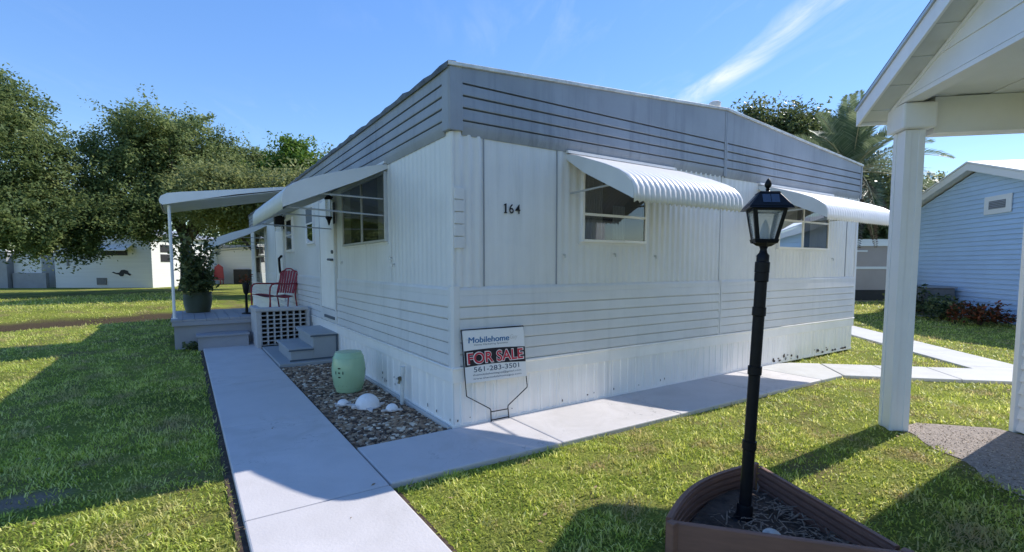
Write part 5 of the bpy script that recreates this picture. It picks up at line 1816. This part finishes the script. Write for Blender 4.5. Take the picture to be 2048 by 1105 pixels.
# ------------------------------------------------------------------ trees
def tree(name, label, base, blobs, nclump, per, size, m, sig=0.34, trunk_r=0.35, group='trees around the homes', shell=0.55, limbs=7, cat='tree'):
    base = np.array(base, dtype=float)
    t = thing(name, label, cat, tuple(base), group)
    big = blobs
    blobs = []
    for c_, r_ in big:                       # a core and smaller lumps on its surface make the outline uneven
        c_, r_ = np.array(c_), np.array(r_)
        blobs.append((c_, r_ * 0.72))
        for k_ in range(11):
            d_ = rng.normal(size=3)
            d_ /= np.linalg.norm(d_)
            d_[2] = d_[2] * 0.9 + 0.1
            blobs.append((c_ + d_ * r_ * 0.74, r_ * (0.26 + 0.20 * rng.random())))
    vol = np.array([b[1][0] * b[1][1] * b[1][2] for b in blobs]) ** 0.66
    pick = rng.choice(len(blobs), size=nclump, p=vol / vol.sum())
    C0 = np.array([b[0] for b in blobs])[pick]
    RD = np.array([b[1] for b in blobs])[pick]
    d = rng.normal(size=(nclump, 3))
    d /= np.linalg.norm(d, axis=1)[:, None]
    rr = shell + (1 - shell) * rng.random(nclump) ** 0.6
    rr *= 1 + np.clip(0.10 * rng.normal(size=nclump), -0.2, 0.14)
    cen = C0 + d * rr[:, None] * RD
    lump = np.clip(0.5 + 0.24 * rng.normal(size=len(blobs)), 0.05, 0.95)
    bright = np.clip(0.55 * lump[pick] + 0.45 * (0.5 + 0.25 * rng.normal(size=nclump)), 0, 1)
    # each clump is a spray: long in its own outward, slightly drooping direction
    out_ = d + 0.7 * rng.normal(size=(nclump, 3)) + np.array([0, 0, -0.15])
    out_ /= np.linalg.norm(out_, axis=1)[:, None]
    k_ = sig * (0.5 + 1.1 * rng.random(nclump))
    along = np.repeat(out_ * k_[:, None], per, 0) * (2.2 * rng.uniform(-1, 1, size=(nclump * per, 1)))
    c = np.repeat(cen, per, 0) + along
    s = np.repeat((0.62 * k_)[:, None], per, 0) * np.array([1.0, 1.0, 0.8])
    q = leaf_quads(c, len(c), s, size)
    r = np.clip(np.repeat(bright, per) * 0.85 + 0.22 * rng.random(len(c)) - 0.03, 0, 1)
    link('crown', fast_mesh('crown', q - base, 4, m, r), t)
    # trunk and limbs
    top = np.mean([b[0] for b in blobs], 0)
    k1 = base + (top - base) * 0.45 + np.array([0.3, -0.2, 0])
    MB().tube([base - np.array([0, 0, 0.3]), base + (k1 - base) * 0.3 + np.array([0.1, 0.1, 0]), k1], [trunk_r * 1.25, trunk_r, trunk_r * 0.7], 10).build('trunk', 'bark', t, smooth=True)
    for i in range(limbs):
        e = cen[rng.integers(nclump)]
        md = (k1 + e) / 2 + np.array([0, 0, 0.5])
        MB().tube([k1, md, e], [trunk_r * 0.45, trunk_r * 0.25, 0.03], 7).build('limb', 'bark', t, smooth=True)
    return t


tree('oak_tree', 'large dark oak hanging over the far bank at the left edge', (-14.2, 33.0, 0),
     [((-9.5, 32.1, 7.2), (3.4, 3.4, 3.8)), ((-10.9, 31.7, 9.4), (3.1, 3.1, 2.4)), ((-7.3, 31.4, 5.2), (2.2, 2.2, 2.0)), ((-8.7, 29.0, 3.6), (2.6, 2.6, 1.9)), ((-11.5, 30.5, 5.2), (3.2, 3.2, 2.8)), ((-6.3, 29.8, 3.7), (1.5, 1.5, 1.2)), ((-6.6, 29.3, 3.0), (1.5, 1.5, 1.0)), ((-4.7, 29.8, 3.9), (1.4, 1.4, 0.9))],
     1150, 90, 0.090, 'oak_leaf', trunk_r=0.5)
tree('oak_tree', 'broad oak in the middle of the left tree group with sky showing through', (-2.0, 33.4, 0),
     [((-2.2, 32.6, 7.0), (3.6, 3.6, 3.2)), ((-3.4, 33.0, 9.2), (2.5, 2.5, 2.1)), ((-0.6, 33.2, 9.0), (2.7, 2.7, 2.1)), ((0.9, 33.0, 7.3), (2.3, 2.3, 2.3)), ((-3.9, 31.8, 5.6), (2.3, 2.3, 2.0)), ((-5.0, 32.8, 7.8), (1.9, 1.9, 2.2)), ((-4.8, 30.3, 4.2), (1.7, 1.6, 1.3)), ((-2.3, 30.8, 5.2), (2.0, 1.8, 1.3)), ((0.6, 31.2, 4.3), (1.6, 1.8, 1.4)), ((-3.6, 30.0, 3.5), (0.9, 0.9, 0.7))],
     1250, 90, 0.092, 'oak_leaf', trunk_r=0.45, shell=0.35)
tree('oak_tree', 'olive coloured oak behind the porch canopy', (2.6, 35.2, 0),
     [((2.0, 34.8, 6.6), (2.8, 2.8, 2.2)), ((0.2, 34.2, 5.6), (2.4, 2.4, 1.9)), ((4.2, 34.0, 6.4), (2.0, 2.0, 2.0)), ((3.4, 33.4, 8.2), (1.4, 1.4, 1.0))],
     600, 80, 0.095, 'oak_leaf_warm', trunk_r=0.35, shell=0.4)
tree('green_tree', 'bright green rounded tree peeping over the parapet of the home', (4.3, 29.8, 0),
     [((3.9, 28.9, 8.0), (1.5, 1.5, 1.2)), ((5.1, 28.6, 7.0), (1.6, 1.6, 1.5)), ((3.0, 28.8, 7.0), (1.3, 1.3, 1.2))],
     240, 80, 0.11, 'bright_leaf', trunk_r=0.22)
tree('olive_tree', 'pale olive tree low behind the canopy, right of the potted plant', (1.0, 27.5, 0),
     [((0.4, 25.2, 5.0), (3.0, 3.0, 1.7)), ((2.3, 26.6, 5.2), (1.9, 1.9, 1.3)), ((2.4, 25.4, 3.9), (1.4, 1.4, 0.9)), ((-1.2, 24.0, 4.9), (1.9, 2.4, 1.3))],
     520, 80, 0.085, 'oak_leaf_warm', trunk_r=0.2, shell=0.4)
tree('olive_tree', 'yellowish olive tree close behind the far left corner of the roof', (5.2, 22.8, 0),
     [((4.6, 22.6, 5.3), (3.0, 2.8, 1.9)), ((2.2, 22.8, 4.6), (1.6, 1.8, 1.3)), ((7.4, 22.0, 5.6), (2.2, 2.4, 1.7))],
     420, 70, 0.09, 'oak_leaf_warm', trunk_r=0.25, shell=0.35)
tree('broad_tree', 'dark round tree rising behind the right side of the roof', (24.0, 9.8, 0),
     [((22.2, 10.5, 7.5), (2.1, 2.1, 1.9)), ((23.8, 9.6, 7.9), (2.0, 2.0, 1.9)), ((21.0, 11.2, 7.0), (1.6, 1.6, 1.4)), ((25.0, 8.5, 6.9), (1.9, 1.9, 2.1))],
     1250, 80, 0.095, 'dark_leaf', trunk_r=0.3, shell=0.2)
tree('broad_tree', 'dense dark tree between the home and the carport post', (28.6, 7.6, 0),
     [((28.3, 7.4, 4.6), (1.9, 1.9, 2.5)), ((30.0, 6.4, 4.0), (2.0, 2.0, 2.3)), ((27.5, 8.2, 3.2), (1.8, 1.8, 2.0))],
     420, 80, 0.09, 'dark_leaf', trunk_r=0.28)
tree('far_tree', 'far round tree just above the blue roof beside the post', (41.5, 8.6, 0),
     [((41.1, 8.5, 5.4), (2.2, 2.2, 2.0)), ((43.5, 6.5, 5.6), (2.4, 2.4, 1.9)), ((39.0, 10.2, 5.2), (2.2, 2.2, 2.2))],
     220, 60, 0.15, 'oak_leaf', trunk_r=0.3)

# palm
pm = thing('palm_tree', 'grey green feather palm with arching fronds behind the right end of the roof', 'palm', (18.0, 4.4, 0), 'trees around the homes')
PC = np.array([18.25, 4.25, 4.95])
MB().tube([(18.0, 4.4, -0.1), (18.02, 4.38, 2.2), tuple(PC)], [0.30, 0.26, 0.24], 12).build('trunk', 'palm_bark', pm, smooth=True)


def frond(az, el, ln, droop, m, name='frond', nleaf=56, ll=0.68):
    d = np.array([math.cos(az), math.sin(az), 0])
    pts = []
    n = 12
    for i in range(n + 1):
        v = i / n
        r = ln * v * math.cos(el) * (1 - 0.12 * v * droop)
        z = ln * (math.sin(el) * v - droop * v * v * 0.55)
        pts.append(PC + d * r + np.array([0, 0, z]))
    pts = np.array(pts)
    side = np.array([-d[1], d[0], 0])
    qs = []
    for i in range(nleaf):
        v = 0.16 + 0.84 * i / nleaf
        f = v * n
        j = min(int(f), n - 1)
        p = pts[j] + (pts[j + 1] - pts[j]) * (f - j)
        t_ = pts[j + 1] - pts[j]
        t_ /= np.linalg.norm(t_)
        up = np.cross(side, t_)
        if up[2] < 0:
            up = -up
        l = ll * (math.sin(math.pi * (0.12 + 0.86 * v)) ** 0.7) * (0.85 + 0.3 * random.random())
        for s in (-1, 1):
            w = side * s * 0.80 + t_ * 0.55 + up * (0.30 + 0.1 * random.random())
            w /= np.linalg.norm(w)
            e = p + w * l - np.array([0, 0, 0.10 * l])
            nn = np.cross(w, up)
            nn /= np.linalg.norm(nn)
            b = nn * 0.021
            m_ = p + w * l * 0.5
            qs.append([p, m_ + b, e, m_ - b])
    qs = np.array(qs)
    fr = link(name, fast_mesh(name, qs - np.array(OFF[pm.name]), 4, m, rng.random(len(qs)) * 0.8 + 0.1), pm)
    MB().tube([tuple(p) for p in pts], [0.030 * (1 - 0.85 * i / n) for i in range(n + 1)], 5).build('rachis', 'rachis', fr)


for k in range(34):
    az = 2.399 * k
    v = k / 33
    frond(az, R(84 - 84 * v), 3.1 + 0.4 * random.random(), 0.25 + 0.70 * v, 'palm_leaf')
for k in range(9):
    frond(2.399 * k + 0.4, R(-38), 2.1 + 0.5 * random.random(), 0.95, 'dead_leaf', 'dead_frond', 44, 0.35)

# far mass of trees that closes the view
qs, rs = [], []


def wood(x0, y0, x1, y1, n, h):
    for k in range(n):
        v = rng.random()
        c = np.array([x0 + (x1 - x0) * v + rng.normal() * 2, y0 + (y1 - y0) * v + rng.normal() * 2, 0.3 + h * rng.random() ** 0.8 * (0.75 + 0.25 * math.sin(v * 23))])
        qs.append(leaf_quads(c, 34, np.array([0.9, 0.9, 0.6]), 0.42))
        rs.append(np.clip(0.45 + 0.2 * rng.normal() + 0.2 * rng.random(34), 0, 1))


wood(-60, 62, 40, 72, 900, 6.0)
wood(40, 60, 75, 18, 500, 5.0)
wood(75, 18, 80, -25, 300, 5.0)
o = link('distant_trees', fast_mesh('distant_trees', np.concatenate(qs), 4, 'oak_leaf', np.concatenate(rs)))
tag(o, 'far belt of dark trees behind all the houses', 'trees', kind='stuff')


# ------------------------------------------------------------------ grass
def on_lawn(x, y):
    ok = np.ones(len(x), bool)
    ok &= ~((x > PATH_L - 0.035) & (x < PATH_R + 0.03) & (y < 7.12))
    ok &= ~((x > -0.96) & (x < W - 0.1) & (y > 0.02))
    ok &= ~((x > -0.96) & (x < 5.68) & (y > FY0 - 0.02 * x - 0.015) & (y < 0.03))
    # angled walk
    dx, dy = x - 5.65, y + 1.008
    s = dx * B2[0] + dy * B2[1]
    t_ = dx * A2[0] + dy * A2[1]
    ok &= ~((s > -0.02) & (s < 2.2) & (t_ > -0.02) & (t_ < 0.90))
    ok &= ~((x > 5.6) & (x < 6.25) & (y < -0.02) & (y > -1.0) & (y > -1.0 + (x - 5.64) * 0.95) & (y < 0.55 - (x - 5.65) * 1.0 - 0.2))
    dx, dy = x - 7.95, y + 1.74
    s = dx * B2[0] + dy * B2[1]
    ok &= ~((s > -0.02) & (s < 0.87) & (dx * A2[0] + dy * A2[1] > -4.9))
    ok &= ~((x > -2.40) & (x < 0.0) & (y > 7.05) & (y < 9.45))
    ok &= ~((x > -2.0) & (x < -0.9) & (y > 6.6) & (y < 7.2))
    # carport drive
    dx, dy = x - PB[0], y - PB[1]
    t_ = dx * A2[0] + dy * A2[1]
    s = dx * B2[0] + dy * B2[1]
    nz = 0.06 * np.sin(t_ * 9) + 0.05 * np.sin(t_ * 23 + 1) + 0.03 * np.sin(t_ * 51)
    ok &= ~((t_ < 0.30 + 0.04 * np.sin(s * 12)) & (s > 0.10 + nz) & (s < 6.4))
    ok &= ~((t_ > -0.05) & (t_ < 0.26) & (s > -0.05) & (s < 0.22))
    # planter triangle
    def side(a, b, m_):
        return (b[0] - a[0]) * (y - a[1]) - (b[1] - a[1]) * (x - a[0]) > m_
    ok &= ~(side(LF, RT, -0.03) & side(RT + np.array([0.05, -0.02]), BK + np.array([0.05, 0.02]), -0.03) & side(BK + np.array([0.05, 0.10]), LF + np.array([-0.05, 0.13]), -0.01))
    # bare spot in the left lawn
    ok &= ~((((x + 3.10) / 0.30) ** 2 + ((y - 0.36) / 0.16) ** 2 < 1.0 + 0.5 * np.sin(x * 17) * np.sin(y * 23)) & (rng.random(len(x)) < 0.62))
    bs = bank_s(x, y)
    ok &= (bs < 0.12) | ((bs > 3.42 + 0.35 * np.sin(x * 3.1) * np.sin(x * 1.3 + 2)) & (bs < 16))
    ok &= ~((x > -1) & (y > 16))
    return ok


FWD = np.array([0.5514, 0.8342])
RGT = np.array([0.8342, -0.5514])


def grass_zone(d0, d1, dens, hl, hw, five):
    """blades over the strip of lawn between d0 and d1 metres ahead of where one stands"""
    width = 1.25 * d1 + 1.0
    n = int(dens * (d1 - d0) * 2 * width)
    de = d0 + (d1 - d0) * rng.random(n)
    la = (rng.random(n) * 2 - 1) * width
    ok = np.abs(la) < 1.18 * de + 0.7
    de, la = de[ok], la[ok]
    x = CAM.x + FWD[0] * de + RGT[0] * la
    y = CAM.y + FWD[1] * de + RGT[1] * la
    # tufty density
    tuft = 0.5 + 0.5 * np.sin(x * 7.1 + 2 * np.sin(y * 5.3)) * np.sin(y * 8.3 + 1.7 * np.sin(x * 6.1))
    thin = 0.5 + 0.5 * np.sin(x * 2.3 + 1.3 * np.sin(y * 1.9 + 0.7)) * np.sin(y * 2.7 + 1.6 * np.sin(x * 2.1))
    ok = on_lawn(x, y) & (rng.random(len(x)) < (0.40 + 0.60 * tuft) * (0.55 + 0.45 * np.clip(1.6 - 1.5 * thin, 0, 1)))
    x, y, tuft = x[ok], y[ok], tuft[ok]
    n = len(x)
    z = terrain(x, y)
    az = rng.random(n) * 2 * np.pi
    lean = 0.5 + 0.95 * rng.random(n)
    L_ = hl * (0.45 + 1.0 * rng.random(n) ** 1.3) * (0.7 + 0.6 * tuft)
    d = np.stack([np.cos(az), np.sin(az), np.zeros(n)], 1)
    sd_ = np.stack([-np.sin(az), np.cos(az), np.zeros(n)], 1)
    up = np.array([0, 0, 1.0])
    b = np.stack([x, y, z], 1)
    w = (hw * (0.7 + 0.6 * rng.random(n)))[:, None]
    mid = b + (d * np.sin(lean * 0.55)[:, None] + up * np.cos(lean * 0.55)[:, None]) * (L_ * 0.55)[:, None]
    tip = mid + (d * np.sin(lean * 1.25)[:, None] + up * np.cos(lean * 1.25)[:, None]) * (L_ * 0.55)[:, None]
    fine = np.sin(x * 31 + 3 * np.sin(y * 19)) * np.sin(y * 37 + 2 * np.sin(x * 23))
    r = np.clip(0.45 + 0.22 * rng.normal(size=n) + 0.34 * (tuft - 0.5) + 0.20 * fine, 0, 1)
    dry = rng.random(n) < 0.05
    r[dry] = 1.0
    if five:
        q1 = np.stack([b - sd_ * w, b + sd_ * w, mid + sd_ * w * 0.8, mid - sd_ * w * 0.8], 1)
        q2 = np.stack([mid - sd_ * w * 0.8, mid + sd_ * w * 0.8, tip + sd_ * w * 0.12, tip - sd_ * w * 0.12], 1)
        return np.concatenate([q1, q2]), np.concatenate([r, r])
    q = np.stack([b - sd_ * w, b + sd_ * w, tip + sd_ * w * 0.2, tip - sd_ * w * 0.2], 1)
    return q, r


lit = []
for k in range(420):
    de = 2.2 + 9 * random.random()
    la = random.uniform(-1.1, 1.1) * de
    x, y = CAM.x + FWD[0] * de + RGT[0] * la, CAM.y + FWD[1] * de + RGT[1] * la
    if x > -0.95 and y > -0.9 and x < 6:
        continue
    onp = PATH_L < x < PATH_R
    if onp and random.random() < 0.75:
        continue
    z = 0.047 if onp else 0.030 + 0.012 * random.random()
    an, l = random.random() * 6.28, 0.010 + 0.016 * random.random()
    d_, n_ = np.array([math.cos(an), math.sin(an), 0.1]) * l, np.array([-math.sin(an), math.cos(an), 0.15]) * l * 0.45
    c_ = np.array([x, y, z + 0.002])
    lit.append([c_ - d_, c_ - n_ * 0.9, c_ + d_ * 0.95, c_ + n_])
mat('dry_leaf', (0.30, 0.20, 0.11), 0.85, 0.4, 9)
o = link('leaf_litter', fast_mesh('leaf_litter', np.array(lit), 4, 'dry_leaf'))
tag(o, 'scattered small dry brown leaves on the lawn and path', 'leaves', kind='stuff')
zones = [(1.2, 4.6, 4300, 0.037, 0.0042, True), (4.6, 8.0, 2300, 0.039, 0.0054, False), (8.0, 13.0, 950, 0.042, 0.0080, False), (13.0, 19.0, 300, 0.060, 0.012, False), (19.0, 30.0, 130, 0.085, 0.018, False)]
Q, RR = [], []
for zz in zones:
    q_, r_ = grass_zone(*zz)
    Q.append(q_)
    RR.append(r_)
o = link('grass', fast_mesh('grass', np.concatenate(Q), 4, 'grass', np.concatenate(RR)))
tag(o, 'short broad bladed lawn grass with dry straw coloured patches', 'grass', kind='stuff')
